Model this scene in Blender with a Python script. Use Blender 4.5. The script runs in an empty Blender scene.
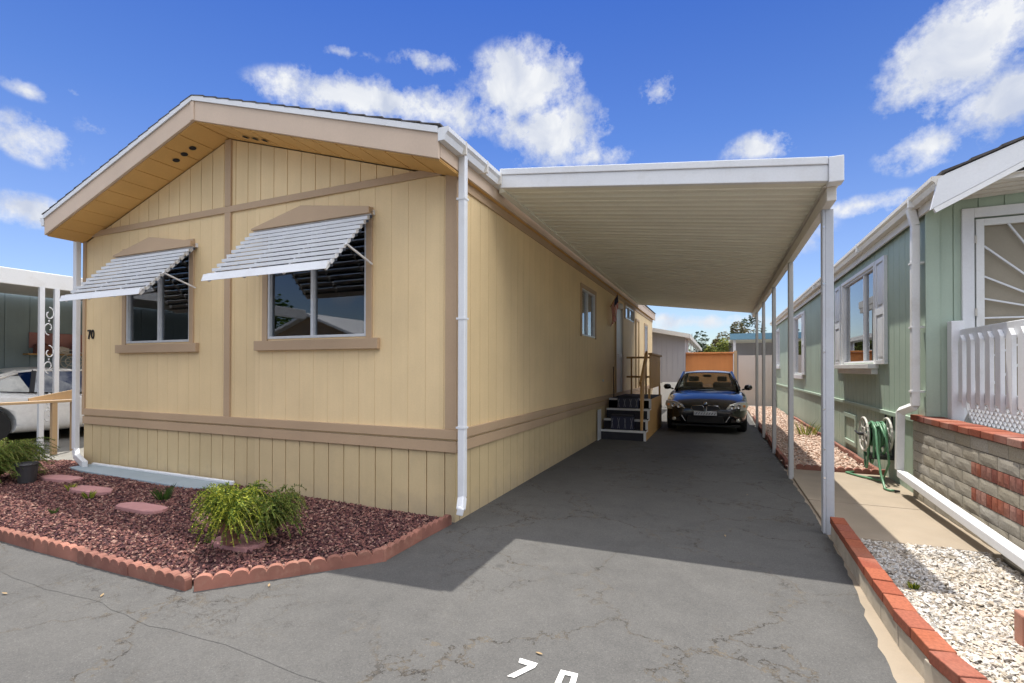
import bpy, bmesh, math, random
from mathutils import Vector, Matrix, noise as mnoise
R=random.Random(7)
S=bpy.context.scene
COL=S.collection
rad=math.radians
# ---------------------------------------------------------------- materials
def nmat(name):
    m=bpy.data.materials.new(name); m.use_nodes=True
    nt=m.node_tree; b=nt.nodes['Principled BSDF']
    return m,nt,b
def N(nt,t,**k):
    n=nt.nodes.new(t)
    for a,v in k.items(): setattr(n,a,v)
    return n
def mix(nt,fac,a,b,mode='MIX'):
    n=N(nt,'ShaderNodeMix',data_type='RGBA',blend_type=mode)
    for i,v in ((0,fac),(6,a),(7,b)):
        if hasattr(v,'links') or isinstance(v,bpy.types.NodeSocket): nt.links.new(v,n.inputs[i])
        else: n.inputs[i].default_value=v if i==0 else (*v,1)
    return n.outputs[2]
def ramp(nt,src,p0,p1,c0=(0,0,0),c1=(1,1,1)):
    n=N(nt,'ShaderNodeValToRGB'); e=n.color_ramp.elements
    e[0].position=p0;e[1].position=p1;e[0].color=(*c0,1);e[1].color=(*c1,1)
    nt.links.new(src,n.inputs[0]); return n.outputs[0]
def math_(nt,op,a,b=0.,c=None):
    n=N(nt,'ShaderNodeMath',operation=op)
    for i,v in enumerate((a,b,c)):
        if v is None: continue
        if isinstance(v,bpy.types.NodeSocket): nt.links.new(v,n.inputs[i])
        else: n.inputs[i].default_value=v
    return n.outputs[0]
def coords(nt,scale=(1,1,1),kind='pos'):
    if kind=='pos': src=N(nt,'ShaderNodeNewGeometry').outputs['Position']
    else: src=N(nt,'ShaderNodeTexCoord').outputs['Object']
    mp=N(nt,'ShaderNodeMapping'); mp.inputs['Scale'].default_value=scale
    nt.links.new(src,mp.inputs[0]); return mp.outputs[0]
def noise(nt,vec,scale,detail=4,rough=.55,dist=0):
    n=N(nt,'ShaderNodeTexNoise'); n.inputs['Scale'].default_value=scale
    n.inputs['Detail'].default_value=detail; n.inputs['Roughness'].default_value=rough
    n.inputs['Distortion'].default_value=dist
    nt.links.new(vec,n.inputs['Vector']); return n.outputs['Fac']
def bump(nt,b,h,strength=.3,dist=.01):
    n=N(nt,'ShaderNodeBump'); n.inputs['Strength'].default_value=strength; n.inputs['Distance'].default_value=dist
    nt.links.new(h,n.inputs['Height']); nt.links.new(n.outputs[0],b.inputs['Normal'])
def paint(name,col,rough=.6,var=.12,streak=True,bumps=.15,dirt=.0,dirtcol=(.12,.09,.06),sc=1.,metal=0.,spec=.4,splash=None):
    m,nt,b=nmat(name)
    p=coords(nt)
    big=noise(nt,p,1.3*sc,5)
    c0=tuple(x*(1-var) for x in col); c1=tuple(min(1,x*(1+var*.6)) for x in col)
    c=mix(nt,ramp(nt,big,.3,.7),c0,c1)
    if streak:
        ps=coords(nt,(9*sc,9*sc,.6*sc)); st=noise(nt,ps,1.5,5,.65)
        c=mix(nt,ramp(nt,st,.35,.75,(0,0,0),(.35,.35,.35)),c,tuple(x*(1-var*1.6) for x in col))
    fine=noise(nt,p,60*sc,3)
    c=mix(nt,.08,c,ramp(nt,fine,.2,.8),'MULTIPLY')
    if dirt>0:
        d=noise(nt,p,3.3*sc,8,.7); c=mix(nt,ramp(nt,d,.52,.75,(0,0,0),(dirt,dirt,dirt)),c,dirtcol)
    if name.startswith('yellow') or name.startswith('teal'):
        gq=N(nt,'ShaderNodeNewGeometry'); sq=N(nt,'ShaderNodeSeparateXYZ'); nt.links.new(gq.outputs['Position'],sq.inputs[0])
        ii=math_(nt,'ADD',math_(nt,'FLOOR',math_(nt,'DIVIDE',sq.outputs[0],1.23)),math_(nt,'MULTIPLY',math_(nt,'FLOOR',math_(nt,'DIVIDE',sq.outputs[1],1.23)),7.3))
        wv=N(nt,'ShaderNodeTexWhiteNoise',noise_dimensions='1D'); nt.links.new(ii,wv.inputs['W'])
        c=mix(nt,1.,c,ramp(nt,wv.outputs['Value'],0.,1.,(.93,.925,.91),(1.,1.,1.)),'MULTIPLY')
    if splash:
        gp=N(nt,'ShaderNodeNewGeometry'); sz=N(nt,'ShaderNodeSeparateXYZ'); nt.links.new(gp.outputs['Position'],sz.inputs[0])
        hgt=math_(nt,'ADD',sz.outputs[2],math_(nt,'MULTIPLY',math_(nt,'SUBTRACT',noise(nt,p,4,6,.7),.5),.5))
        c=mix(nt,ramp(nt,hgt,.02,.26,(.55,.55,.55),(0,0,0)),c,splash)
    nt.links.new(c,b.inputs['Base Color'])
    b.inputs['Roughness'].default_value=rough; b.inputs['Metallic'].default_value=metal
    b.inputs['Specular IOR Level'].default_value=spec
    if bumps:
        pg=coords(nt,(45*sc,45*sc,5*sc)) if streak else p
        bump(nt,b,noise(nt,pg,2 if streak else 90*sc,4),bumps,.004)
    return m
def island_mat(name,cols,rough=.9,bumpy=.3,posmix=None):
    m,nt,b=nmat(name)
    g=N(nt,'ShaderNodeNewGeometry')
    r=N(nt,'ShaderNodeValToRGB'); r.color_ramp.interpolation='LINEAR'
    e=r.color_ramp.elements
    while len(e)<len(cols): e.new(.5)
    for i,c in enumerate(cols):
        e[i].position=i/(len(cols)-1); e[i].color=(*c,1)
    nt.links.new(g.outputs['Random Per Island'],r.inputs[0])
    c=r.outputs[0]
    f=noise(nt,coords(nt),70,3); c=mix(nt,.4,c,ramp(nt,f,.25,.75),'MULTIPLY')
    if posmix:
        d=noise(nt,coords(nt),1.7,4); c=mix(nt,ramp(nt,d,.45,.7,(0,0,0),(.5,.5,.5)),c,posmix)
    nt.links.new(c,b.inputs['Base Color']); b.inputs['Roughness'].default_value=rough
    b.inputs['Specular IOR Level'].default_value=.2
    return m
def leaf_mat(name,cols,trans=.35):
    m=island_mat(name,cols,.55)
    nt=m.node_tree; b=nt.nodes['Principled BSDF']; out=nt.nodes['Material Output']
    t=N(nt,'ShaderNodeBsdfTranslucent'); mx=N(nt,'ShaderNodeMixShader'); mx.inputs[0].default_value=trans
    src=b.inputs['Base Color'].links[0].from_socket
    nt.links.new(src,t.inputs[0]); nt.links.new(b.outputs[0],mx.inputs[1]); nt.links.new(t.outputs[0],mx.inputs[2])
    nt.links.new(mx.outputs[0],out.inputs[0]); return m
def glass(name,tint=(.75,.8,.8),refl=1.5,rough=.0,trans=.8):
    m=bpy.data.materials.new(name); m.use_nodes=True; nt=m.node_tree; nt.nodes.clear()
    out=N(nt,'ShaderNodeOutputMaterial'); gl=N(nt,'ShaderNodeBsdfGlossy'); tr=N(nt,'ShaderNodeBsdfTransparent')
    fr=N(nt,'ShaderNodeFresnel'); fr.inputs[0].default_value=1.6
    gl.inputs['Roughness'].default_value=rough; gl.inputs[0].default_value=(.95,.97,1,1)
    tr.inputs[0].default_value=(*[t*trans for t in tint],1)
    mx=N(nt,'ShaderNodeMixShader'); f=math_(nt,'MULTIPLY',fr.outputs[0],refl); f=math_(nt,'MINIMUM',f,1.)
    nt.links.new(f,mx.inputs[0]); nt.links.new(tr.outputs[0],mx.inputs[1]); nt.links.new(gl.outputs[0],mx.inputs[2])
    nt.links.new(mx.outputs[0],out.inputs[0]); return m
def plain(name,col,rough=.5,metal=0.,spec=.5,coat=0.):
    m,nt,b=nmat(name)
    f=noise(nt,coords(nt),14,4); c=mix(nt,.12,col,ramp(nt,f,.3,.7),'MULTIPLY')
    nt.links.new(c,b.inputs['Base Color'])
    b.inputs['Roughness'].default_value=rough;b.inputs['Metallic'].default_value=metal
    b.inputs['Specular IOR Level'].default_value=spec;b.inputs['Coat Weight'].default_value=coat
    b.inputs['Coat Roughness'].default_value=.03
    if name.startswith('black_car'): b.inputs['Coat IOR'].default_value=1.6
    return m
M={}
M['yellow']=paint('yellow_siding',(.85,.645,.36),.65,.09,True,.25)
M['yellow_skirt']=paint('yellow_skirt',(.63,.49,.275),.7,.09,True,.25,.2,(.35,.27,.17),splash=(.36,.29,.20))
M['trim']=paint('tan_trim',(.49,.345,.215),.6,.08,False,.15)
M['fascia']=paint('tan_fascia',(.62,.48,.36),.6,.08,False,.12)
M['soffit']=paint('soffit',(.70,.42,.14),.7,.1,False,.15)
M['white']=paint('white_enamel',(.74,.75,.76),.45,.07,False,.08,.3,(.50,.47,.42))
M['postwhite']=paint('post_enamel',(.50,.52,.55),.5,.08,True,.1,.3,(.36,.33,.3))
M['white_old']=paint('weathered_white',(.78,.78,.76),.5,.06,False,.15,.45,(.52,.48,.42))
M['gutter_w']=paint('cream_gutter',(.70,.66,.59),.5,.08,False,.1,.4,(.45,.38,.3))
M['carport']=paint('carport_enamel',(.80,.79,.68),.55,.05,False,.05,.15,(.45,.40,.33))
M['post']=paint('carport_post',(.52,.52,.51),.5,.06,False,.1,.3,(.45,.42,.38))
M['teal']=paint('teal_siding',(.42,.52,.42),.65,.10,True,.35,.15,(.5,.56,.47))
M['sky_teal']=paint('blue_grey_siding',(.28,.36,.39),.65,.12,True,.25,.15,(.2,.26,.28))
M['shingle']=paint('shingle',(.10,.09,.085),.9,.4,False,.8,.3,(.05,.045,.04),4)
M['dark']=plain('dark_interior',(.02,.02,.022),.8)
M['room']=plain('room',(.10,.09,.075),.9)
M['black']=plain('black_plastic',(.015,.015,.016),.45)
M['curtain']=plain('curtain',(.75,.74,.74),.9)
M['blind']=plain('blind',(.30,.31,.34),.6)
M['alu']=plain('aluminium',(.68,.69,.7),.35,.3)
M['glass']=glass('window_glass',(.85,.88,.9),1.5,0,.95)
M['carglass']=glass('car_glass',(.7,.78,.74),1.3,0,.85)
M['tintglass']=glass('tinted_glass',(.1,.12,.15),1.0,0,.1)
M['rubber']=plain('rubber',(.02,.02,.02),.85)
M['terracotta']=paint('terracotta',(.27,.12,.09),.85,.30,False,.5,.6,(.34,.21,.155),3)
_t=M['terracotta'].node_tree; _b=_t.nodes['Principled BSDF']; _s=_b.inputs['Base Color'].links[0].from_socket
_o=N(_t,'ShaderNodeObjectInfo'); _t.links.new(mix(_t,1.,_s,ramp(_t,_o.outputs['Random'],0,1,(.74,.70,.70),(1.12,1.08,1.02)),'MULTIPLY'),_b.inputs['Base Color'])
M['redstone']=paint('red_stone',(.40,.20,.19),.85,.2,False,.4,.3,(.25,.13,.13),3)
M['wood']=paint('golden_wood',(.58,.33,.12),.55,.15,True,.15)
M['tanwood']=paint('tan_wood',(.50,.35,.20),.6,.15,True,.15)
M['gap_shade']=plain('gap_shade_slate',(.07,.085,.115),.5)  # shade colour for the gaps between awning louvres
M['orange']=paint('orange_fence',(.68,.27,.09),.7,.1,True,.15)
M['beige']=paint('beige_fence',(.66,.60,.54),.7,.06,True,.1)
M['greyhouse']=paint('grey_siding',(.36,.35,.37),.7,.06,True,.15)
M['blackpaint']=plain('black_car_paint',(.004,.004,.005),.35,0,.15,1.)
M['whitepaint']=plain('white_car_paint',(.86,.86,.84),.3,0,.5,.6)
M['chrome']=plain('chrome',(.7,.7,.7),.15,1.)
M['lamp']=plain('headlamp_lens',(.62,.60,.52),.12,.4,.8,1.)
M['amber']=plain('amber',(.8,.3,.08),.2,0,.5,1.)
M['red']=plain('red_plastic',(.45,.02,.02),.25,0,.5,.5)
M['navy']=plain('navy_plastic',(.02,.025,.06),.3)
M['carpet']=paint('step_carpet',(.045,.045,.055),.95,.2,False,.5,0,(0,0,0),3)
M['hose']=plain('green_hose',(.10,.24,.13),.4)
M['pot']=plain('dark_pot',(.03,.028,.03),.6)
M['iron']=plain('wrought_iron',(.55,.52,.46),.5)
M['bluegrey']=paint('blue_grey_pad',(.30,.36,.40),.6,.1,False,.2,.3,(.22,.26,.28),2)
M['leaf_f']=leaf_mat('fern_leaf',[(.05,.10,.02),(.10,.17,.03),(.36,.40,.04),(.55,.55,.08)])
M['leaf_g']=leaf_mat('fern_leaf_dark',[(.035,.08,.02),(.06,.12,.025),(.10,.17,.03)])
M['leaf_g2']=leaf_mat('fern_leaf_mid',[(.05,.09,.02),(.10,.16,.03),(.18,.25,.04),(.28,.30,.06),(.20,.15,.07)])
M['leaf_y']=leaf_mat('bush_leaf',[(.12,.16,.03),(.22,.26,.06),(.30,.30,.08)])
M['leaf_b']=leaf_mat('tree_leaf_brown',[(.12,.10,.05),(.17,.14,.07),(.10,.11,.04)])
M['leaf_p']=leaf_mat('pine_leaf',[(.03,.05,.025),(.05,.075,.035),(.07,.09,.05)])
M['bark']=paint('bark',(.12,.085,.06),.9,.3,True,.5,0,(0,0,0),2)
M['dryleaf']=plain('dry_leaf',(.26,.18,.09),.8)
M['roadpaint']=paint('road_paint',(.82,.81,.78),.6,.08,False,.3,.5,(.35,.34,.32),8)
M['lava']=island_mat('lava_rock',[(.045,.02,.027),(.12,.05,.048),(.27,.125,.10),(.07,.03,.036),(.44,.27,.21)],.95)
M['whiterock']=island_mat('white_rock',[(.24,.21,.17),(.62,.60,.56),(.50,.42,.32),(.72,.71,.69),(.58,.56,.53),(.30,.24,.17)],.85,.3,(.55,.46,.34))
M['pinkrock']=island_mat('pink_rock',[(.55,.36,.26),(.68,.50,.40),(.74,.62,.52),(.48,.33,.25)],.9)
M['lavabase']=paint('lava_base',(.06,.025,.026),.95,.4,False,1.,.5,(.05,.02,.02),6)
M['whitebase']=paint('white_gravel_base',(.45,.40,.33),.95,.3,False,1.,.5,(.25,.2,.15),6)
M['pinkbase']=paint('pink_gravel_base',(.50,.34,.26),.95,.3,False,1.,.4,(.35,.22,.16),8)
M['concrete']=paint('concrete',(.30,.245,.18),.85,.10,False,.35,.35,(.30,.26,.21),2)
M['concrete_dark']=paint('concrete_weathered',(.22,.21,.185),.9,.15,False,.5,.4,(.19,.18,.16),2)
def asphalt(name,base,dark,crack=1.):
    m,nt,b=nmat(name); p=coords(nt)
    a=noise(nt,p,.9,6,.6); c=mix(nt,ramp(nt,a,.3,.7),dark,base)
    a2=noise(nt,p,4.5,6,.65); c=mix(nt,ramp(nt,a2,.4,.75,(0,0,0),(.35,.35,.35)),c,tuple(min(1,x*1.35) for x in base))
    st=noise(nt,coords(nt,(1,1,1)),.55,8,.75); c=mix(nt,ramp(nt,st,.60,.66,(0,0,0),(.28,.28,.28)),c,tuple(x*1.6 for x in base))
    gr=N(nt,'ShaderNodeTexVoronoi'); gr.inputs['Scale'].default_value=150; nt.links.new(p,gr.inputs['Vector'])
    c=mix(nt,.45,c,ramp(nt,gr.outputs['Color'],.0,1.,(.45,.45,.45),(1.25,1.22,1.18)),'MULTIPLY')
    sp=N(nt,'ShaderNodeTexVoronoi'); sp.inputs['Scale'].default_value=2.3; nt.links.new(p,sp.inputs['Vector'])
    spm=mix(nt,1.,ramp(nt,sp.outputs['Distance'],.04,.11,(.5,.5,.5),(0,0,0)),ramp(nt,noise(nt,p,1.1,2),.52,.6),'MULTIPLY')
    c=mix(nt,spm,c,tuple(x*.35 for x in base))
    ag=N(nt,'ShaderNodeTexVoronoi'); ag.inputs['Scale'].default_value=62; nt.links.new(p,ag.inputs['Vector'])
    c=mix(nt,ramp(nt,ag.outputs['Distance'],.10,.22,(.35,.35,.35),(0,0,0)),c,tuple(min(1,x*2.1) for x in base))
    # cracks
    wob=N(nt,'ShaderNodeTexNoise'); wob.inputs['Scale'].default_value=2.2; wob.inputs['Detail'].default_value=7; wob.inputs['Roughness'].default_value=.7; nt.links.new(p,wob.inputs['Vector'])
    vm=N(nt,'ShaderNodeVectorMath',operation='SCALE'); nt.links.new(wob.outputs['Color'],vm.inputs[0]); vm.inputs['Scale'].default_value=.9
    va=N(nt,'ShaderNodeVectorMath',operation='ADD'); nt.links.new(p,va.inputs[0]); nt.links.new(vm.outputs[0],va.inputs[1])
    v=N(nt,'ShaderNodeTexVoronoi',feature='DISTANCE_TO_EDGE'); v.inputs['Scale'].default_value=.95; nt.links.new(va.outputs[0],v.inputs['Vector'])
    v2=N(nt,'ShaderNodeTexVoronoi',feature='DISTANCE_TO_EDGE'); v2.inputs['Scale'].default_value=3.1; nt.links.new(va.outputs[0],v2.inputs['Vector'])
    msk=ramp(nt,noise(nt,p,.55,3),.36,.50)
    msk2=ramp(nt,noise(nt,coords(nt,(1,1,2)),.8,3),.50,.62)
    ck=mix(nt,1.,ramp(nt,v.outputs['Distance'],.004,.012,(1,1,1),(0,0,0)),msk,'MULTIPLY')
    ck2=mix(nt,1.,ramp(nt,v2.outputs['Distance'],.006,.02,(.8,.8,.8),(0,0,0)),msk2,'MULTIPLY')
    halo=mix(nt,1.,ramp(nt,v.outputs['Distance'],.0,.022,(.12,.12,.12),(0,0,0)),msk,'MULTIPLY')
    brk=noise(nt,p,9,4,.7)
    c=mix(nt,halo,c,(base[0]*1.55,base[1]*1.4,base[2]*1.15))
    crk=mix(nt,1.,ck,ck2,'LIGHTEN')
    c=mix(nt,mix(nt,1.,crk,(crack,)*3,'MULTIPLY'),c,mix(nt,ramp(nt,brk,.4,.6),(.025,.022,.02),(.105,.088,.066)))
    nt.links.new(c,b.inputs['Base Color']); b.inputs['Roughness'].default_value=.85; b.inputs['Specular IOR Level'].default_value=.3
    h=math_(nt,'MULTIPLY',noise(nt,p,180,3,.7),1.)
    h=math_(nt,'SUBTRACT',h,math_(nt,'MULTIPLY',N_bw(nt,crk),1.5))
    bump(nt,b,h,.5,.004)
    return m
def N_bw(nt,s):
    n=N(nt,'ShaderNodeRGBToBW'); nt.links.new(s,n.inputs[0]); return n.outputs[0]
M['drive']=asphalt('driveway_asphalt',(.092,.090,.086),(.072,.071,.069))
M['road']=asphalt('road_asphalt',(.160,.152,.135),(.125,.118,.105),.7)
M['apron']=asphalt('apron',(.105,.102,.094),(.084,.082,.076),.5)
def brick_mat(name,c1,c2,mort,bw,bh,axis='y',ms=.006,off=.5,bumpd=.01,squash=1):
    m,nt,b=nmat(name)
    g=N(nt,'ShaderNodeNewGeometry'); sx=N(nt,'ShaderNodeSeparateXYZ'); nt.links.new(g.outputs['Position'],sx.inputs[0])
    cb=N(nt,'ShaderNodeCombineXYZ'); nt.links.new(sx.outputs[{'y':1,'x':0}[axis]],cb.inputs[0]); nt.links.new(sx.outputs[2],cb.inputs[1])
    t=N(nt,'ShaderNodeTexBrick'); nt.links.new(cb.outputs[0],t.inputs[0])
    t.inputs['Scale'].default_value=1; t.inputs['Brick Width'].default_value=bw; t.inputs['Row Height'].default_value=bh
    t.inputs['Mortar Size'].default_value=ms; t.offset=off; t.inputs['Color1'].default_value=(*c1,1);t.inputs['Color2'].default_value=(*c2,1);t.inputs['Mortar'].default_value=(*mort,1)
    n=noise(nt,coords(nt),22,6,.7); c=mix(nt,.45,t.outputs[0],ramp(nt,n,.25,.75,(.5,.5,.5),(1.15,1.15,1.15)),'MULTIPLY')
    nt.links.new(c,b.inputs['Base Color']); b.inputs['Roughness'].default_value=.9
    h=math_(nt,'ADD',math_(nt,'MULTIPLY',t.outputs['Fac'],-1.5),math_(nt,'MULTIPLY',n,1.6)); bump(nt,b,h,.8,bumpd)
    return m
# ---------------------------------------------------------------- mesh kit
ORG={}
class MB:
    def __init__(s): s.v=[];s.f=[];s.mi=[];s.cur=0
    def add(s,vs,fs):
        o=len(s.v); s.v+= [tuple(v) for v in vs]; s.f+=[tuple(i+o for i in f) for f in fs]; s.mi+=[s.cur]*len(fs); return s
    def box(s,x0,x1,y0,y1,z0,z1):
        x0,x1=min(x0,x1),max(x0,x1);y0,y1=min(y0,y1),max(y0,y1);z0,z1=min(z0,z1),max(z0,z1)
        return s.add([(x0,y0,z0),(x1,y0,z0),(x1,y1,z0),(x0,y1,z0),(x0,y0,z1),(x1,y0,z1),(x1,y1,z1),(x0,y1,z1)],
          [(0,3,2,1),(4,5,6,7),(0,1,5,4),(1,2,6,5),(2,3,7,6),(3,0,4,7)])
    def prism(s,poly,a,b,fn):
        # poly of (u,w), extruded from a to b along d; fn(u,d,w)->xyz
        n=len(poly)
        vs=[fn(u,a,w) for u,w in poly]+[fn(u,b,w) for u,w in poly]
        fs=[tuple(range(n)),tuple(range(2*n-1,n-1,-1))]+[((i+1)%n,i,n+i,n+(i+1)%n) for i in range(n)]
        return s.add(vs,fs)
    def tube(s,pts,r,n=8,cap=True,closed=False):
        pts=[Vector(p) for p in pts]; rs=r if isinstance(r,(list,tuple)) else [r]*len(pts)
        rings=[];up=Vector((0,0,1))
        for i,p in enumerate(pts):
            a=pts[i-1] if (i>0 or closed) else p; b=pts[(i+1)%len(pts)] if (i<len(pts)-1 or closed) else p
            t=(b-a).normalized()
            u=up if abs(t.z)<.95 else Vector((1,0,0))
            x=t.cross(u).normalized(); y=x.cross(t)
            rings.append([p+(x*math.cos(k*2*math.pi/n)+y*math.sin(k*2*math.pi/n))*rs[i] for k in range(n)])
        vs=[v for g in rings for v in g]; fs=[]
        m=len(pts)
        for i in range(m if closed else m-1):
            for k in range(n): fs.append((i*n+k,i*n+(k+1)%n,((i+1)%m)*n+(k+1)%n,((i+1)%m)*n+k))
        if cap and not closed: fs+= [tuple(range(n-1,-1,-1)),tuple(range((m-1)*n,m*n))]
        return s.add(vs,fs)
    def bar(s,p,q,w,h,up=(0,0,1)):
        p,q=Vector(p),Vector(q); t=(q-p).normalized(); up=Vector(up)
        if abs(t.dot(up))>.98: up=Vector((0,1,0))
        x=t.cross(up).normalized()*w/2; y=x.cross(t).normalized()*h/2
        vs=[p-x-y,p+x-y,p+x+y,p-x+y,q-x-y,q+x-y,q+x+y,q-x+y]
        return s.add(vs,[(0,1,2,3),(7,6,5,4),(1,0,4,5),(2,1,5,6),(3,2,6,7),(0,3,7,4)])
    def lathe(s,prof,c,n=20,axis='z'):
        vs=[]
        for r,h in prof:
            for k in range(n):
                a=2*math.pi*k/n; u,v=r*math.cos(a),r*math.sin(a)
                vs.append({'z':(c[0]+u,c[1]+v,c[2]+h),'x':(c[0]+h,c[1]+u,c[2]+v),'y':(c[0]+u,c[1]+h,c[2]+v)}[axis])
        m=len(prof)
        fs=[(i*n+k,i*n+(k+1)%n,(i+1)*n+(k+1)%n,(i+1)*n+k) for i in range(m-1) for k in range(n)]
        fs+=[tuple(range(n-1,-1,-1)),tuple(range((m-1)*n,m*n))]
        return s.add(vs,fs)
    def build(s,name,mat,parent=None,bevel=0,smooth=False,fix=True,sub=0):
        me=bpy.data.meshes.new(name)
        org=Vector(ORG.get(parent.name,(0,0,0))) if parent else Vector((0,0,0))
        me.from_pydata([tuple(Vector(v)-org) for v in s.v],[],s.f)
        ms=mat if isinstance(mat,(list,tuple)) else [mat]
        for x in ms: me.materials.append(x)
        if len(ms)>1: me.polygons.foreach_set('material_index',s.mi)
        me.update()
        if fix:
            bm=bmesh.new(); bm.from_mesh(me); bmesh.ops.recalc_face_normals(bm,faces=bm.faces); bm.to_mesh(me); bm.free()
        if smooth: me.polygons.foreach_set('use_smooth',[True]*len(me.polygons))
        o=bpy.data.objects.new(name,me); COL.objects.link(o)
        if parent: o.parent=parent
        ORG[o.name]=tuple(org)
        if bevel:
            b=o.modifiers.new('bev','BEVEL'); b.width=bevel; b.segments=2; b.limit_method='ANGLE'; b.angle_limit=rad(40)
        if sub:
            b=o.modifiers.new('sub','SUBSURF'); b.levels=sub;b.render_levels=sub
        return o
def tag(o,label=None,cat=None,group=None,kind=None):
    if label: o['label']=label
    if cat: o['category']=cat
    if group: o['group']=group
    if kind: o['kind']=kind
    return o
def thing(name,label,cat,loc=(0,0,0),group=None):
    o=bpy.data.objects.new(name,None); COL.objects.link(o); o.location=loc; o.empty_display_size=.1
    ORG[o.name]=tuple(loc); return tag(o,label,cat,group)
def solid(mb,name,mat,label,cat,loc,group=None,**k):
    """top-level one-mesh thing with its origin at loc"""
    d=MB(); d.v=[(x-loc[0],y-loc[1],z-loc[2]) for x,y,z in mb.v]; d.f=mb.f; d.mi=mb.mi
    o=d.build(name,mat,None,**k); o.location=loc; ORG[o.name]=tuple(loc); return tag(o,label,cat,group)
def copy_thing(o,loc,rz=0,label=None,group=None,scale=None):
    c=o.copy(); COL.objects.link(c); c.location=loc; c.rotation_euler=(0,0,rz)
    if scale: c.scale=scale
    if label: c['label']=label
    if group: c['group']=group
    for ch in list(o.children):
        d=ch.copy(); COL.objects.link(d); d.parent=c
        for g in list(ch.children):
            e=g.copy(); COL.objects.link(e); e.parent=d
    return c
def sheet(name,poly,z,mat,kind='structure'):
    mb=MB(); mb.add([(x,y,z) for x,y in poly],[tuple(range(len(poly)))])
    return tag(mb.build(name,mat,None,fix=False),kind=kind)
def clipz(x0,x1,zb,f,bp):
    pts=[x0]+[b for b in bp if x0<b<x1]+[x1]
    return [(x0,zb),(x1,zb)]+[(x,f(x)) for x in reversed(pts)]
def siding(fn,u0,u1,zb,ztop,openings,spacing=.2,gap=.008,depth=.012,wall=.09,bp=(),jit=True,parent=None,name='wall',mat=None,seed=1):
    """grooved boards proud of a backing, cut round the openings (u0,u1,z0,z1)"""
    rr=random.Random(seed); mb=MB()
    def runs(a,b,d0,d1):
        cuts=sorted(set([a,b]+[e for o in openings for e in o[:2] if a<e<b]))
        for p,q in zip(cuts,cuts[1:]):
            m=(p+q)/2; ops=sorted([o for o in openings if o[0]<=m<=o[1]],key=lambda o:o[2])
            z=zb
            for o in ops:
                if o[2]>z: mb.prism([(p,z),(q,z),(q,o[2]),(p,o[2])],d0,d1,fn)
                z=o[3]
            mb.prism(clipz(p,q,z,ztop,bp),d0,d1,fn)
    runs(u0,u1,-wall,-depth)
    u=u0; k=0
    while u<u1-1e-4:
        w=spacing*(1+(.0 if not jit else rr.uniform(-.02,.02)))
        e=min(u+w,u1)
        if u1-e<.03: e=u1
        runs(u+gap/2 if u>u0 else u,e-gap/2 if e<u1 else e,-depth,0.)
        u=e
    return mb.build(name,mat,parent)
def rand_rocks(name,label,mat,n,area,size,zf,seed,flat=.6):
    rr=random.Random(seed); mb=MB()
    base=[(1,0,0),(-1,0,0),(0,1,0),(0,-1,0),(0,0,1),(0,0,-1)]
    fs=[(0,2,4),(2,1,4),(1,3,4),(3,0,4),(2,0,5),(1,2,5),(3,1,5),(0,3,5)]
    for _ in range(n):
        x,y=area(rr); s=rr.uniform(*size); 
        if rr.random()<.12: s*=1.4
        q=Matrix.Rotation(rr.uniform(0,6.28),3,'Z')@Matrix.Rotation(rr.uniform(-.9,.9),3,'X')
        z=zf(x,y)+s*rr.uniform(-.15,.35)
        a,b,c=rr.uniform(.7,1.3),rr.uniform(.6,1.),rr.uniform(.4,.9)*flat/.6
        vs=[]
        for v in base:
            j=Vector((v[0]*a+rr.uniform(-.3,.3),v[1]*b+rr.uniform(-.3,.3),v[2]*c+rr.uniform(-.2,.2)))*s
            j=q@j; vs.append((x+j.x,y+j.y,z+j.z))
        mb.add(vs,fs)
    o=mb.build(name,mat,None,fix=False); return tag(o,label=label,cat='gravel',kind='stuff')

# ================================================================ SETTING: ground
sheet('ground',[(-140,-120),(140,-120),(140,200),(-140,200)],-.04,M['concrete_dark'])
sheet('road',[(-60,-7),(60,-7),(60,3.0),(-60,3.0)],.0,M['drive'])
_ar=random.Random(8)
sheet('apron',[(-14+.14*i,1.80-.0006*i+.018*math.sin(i*.7)+_ar.uniform(-.012,.012)) for i in range(93)]+[(-1.45,2.0),(-2.0,2.6),(-2.3,2.9),(-2.2,4.02),(-8.4,4.02),(-8.4,3.95),(-14,3.95)],.002,M['drive'])
# driveway with a ragged right edge
rr=random.Random(3); ed=[]
y=1.2
while y<21.5:
    t=max(0,min(1,(y-2.0)/2.6)); x=.70+.17*t+rr.uniform(-.012,.012)
    if y>8.2: x=.86+rr.uniform(-.03,.03)
    ed.append((x,y)); y+=.09
sheet('driveway',[(-2.35,2.95),(-1.95,2.5),(-1.62,2.02),(-1.5,1.76),(-.9,1.70),(-.3,1.62),(.45,1.2)]+ed+[(-2.35,21.5)],.004,M['drive'])
sheet('side_yard_paving',[(-14,3.95),(-8.4,3.95),(-8.4,22),(-14,22)],-.008,M['concrete_dark'])
sheet('concrete_strip',[(.3,1.0),(2.3,.6),(2.3,2.4),(1.1,2.6),(1.0,8.0),(.6,8.0)],.002,M['concrete'])
mb=MB(); mb.prism([(.90,4.93),(2.06,4.93),(2.06,6.15),(.90,6.15)],-.03,.03,lambda u,d,w:(u,w,d)); mb.prism([(.90,6.165),(2.06,6.165),(2.06,7.95),(.90,7.95)],-.03,.03,lambda u,d,w:(u,w,d))
tag(mb.build('path',M['concrete'],None,bevel=.008),kind='structure')

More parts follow.
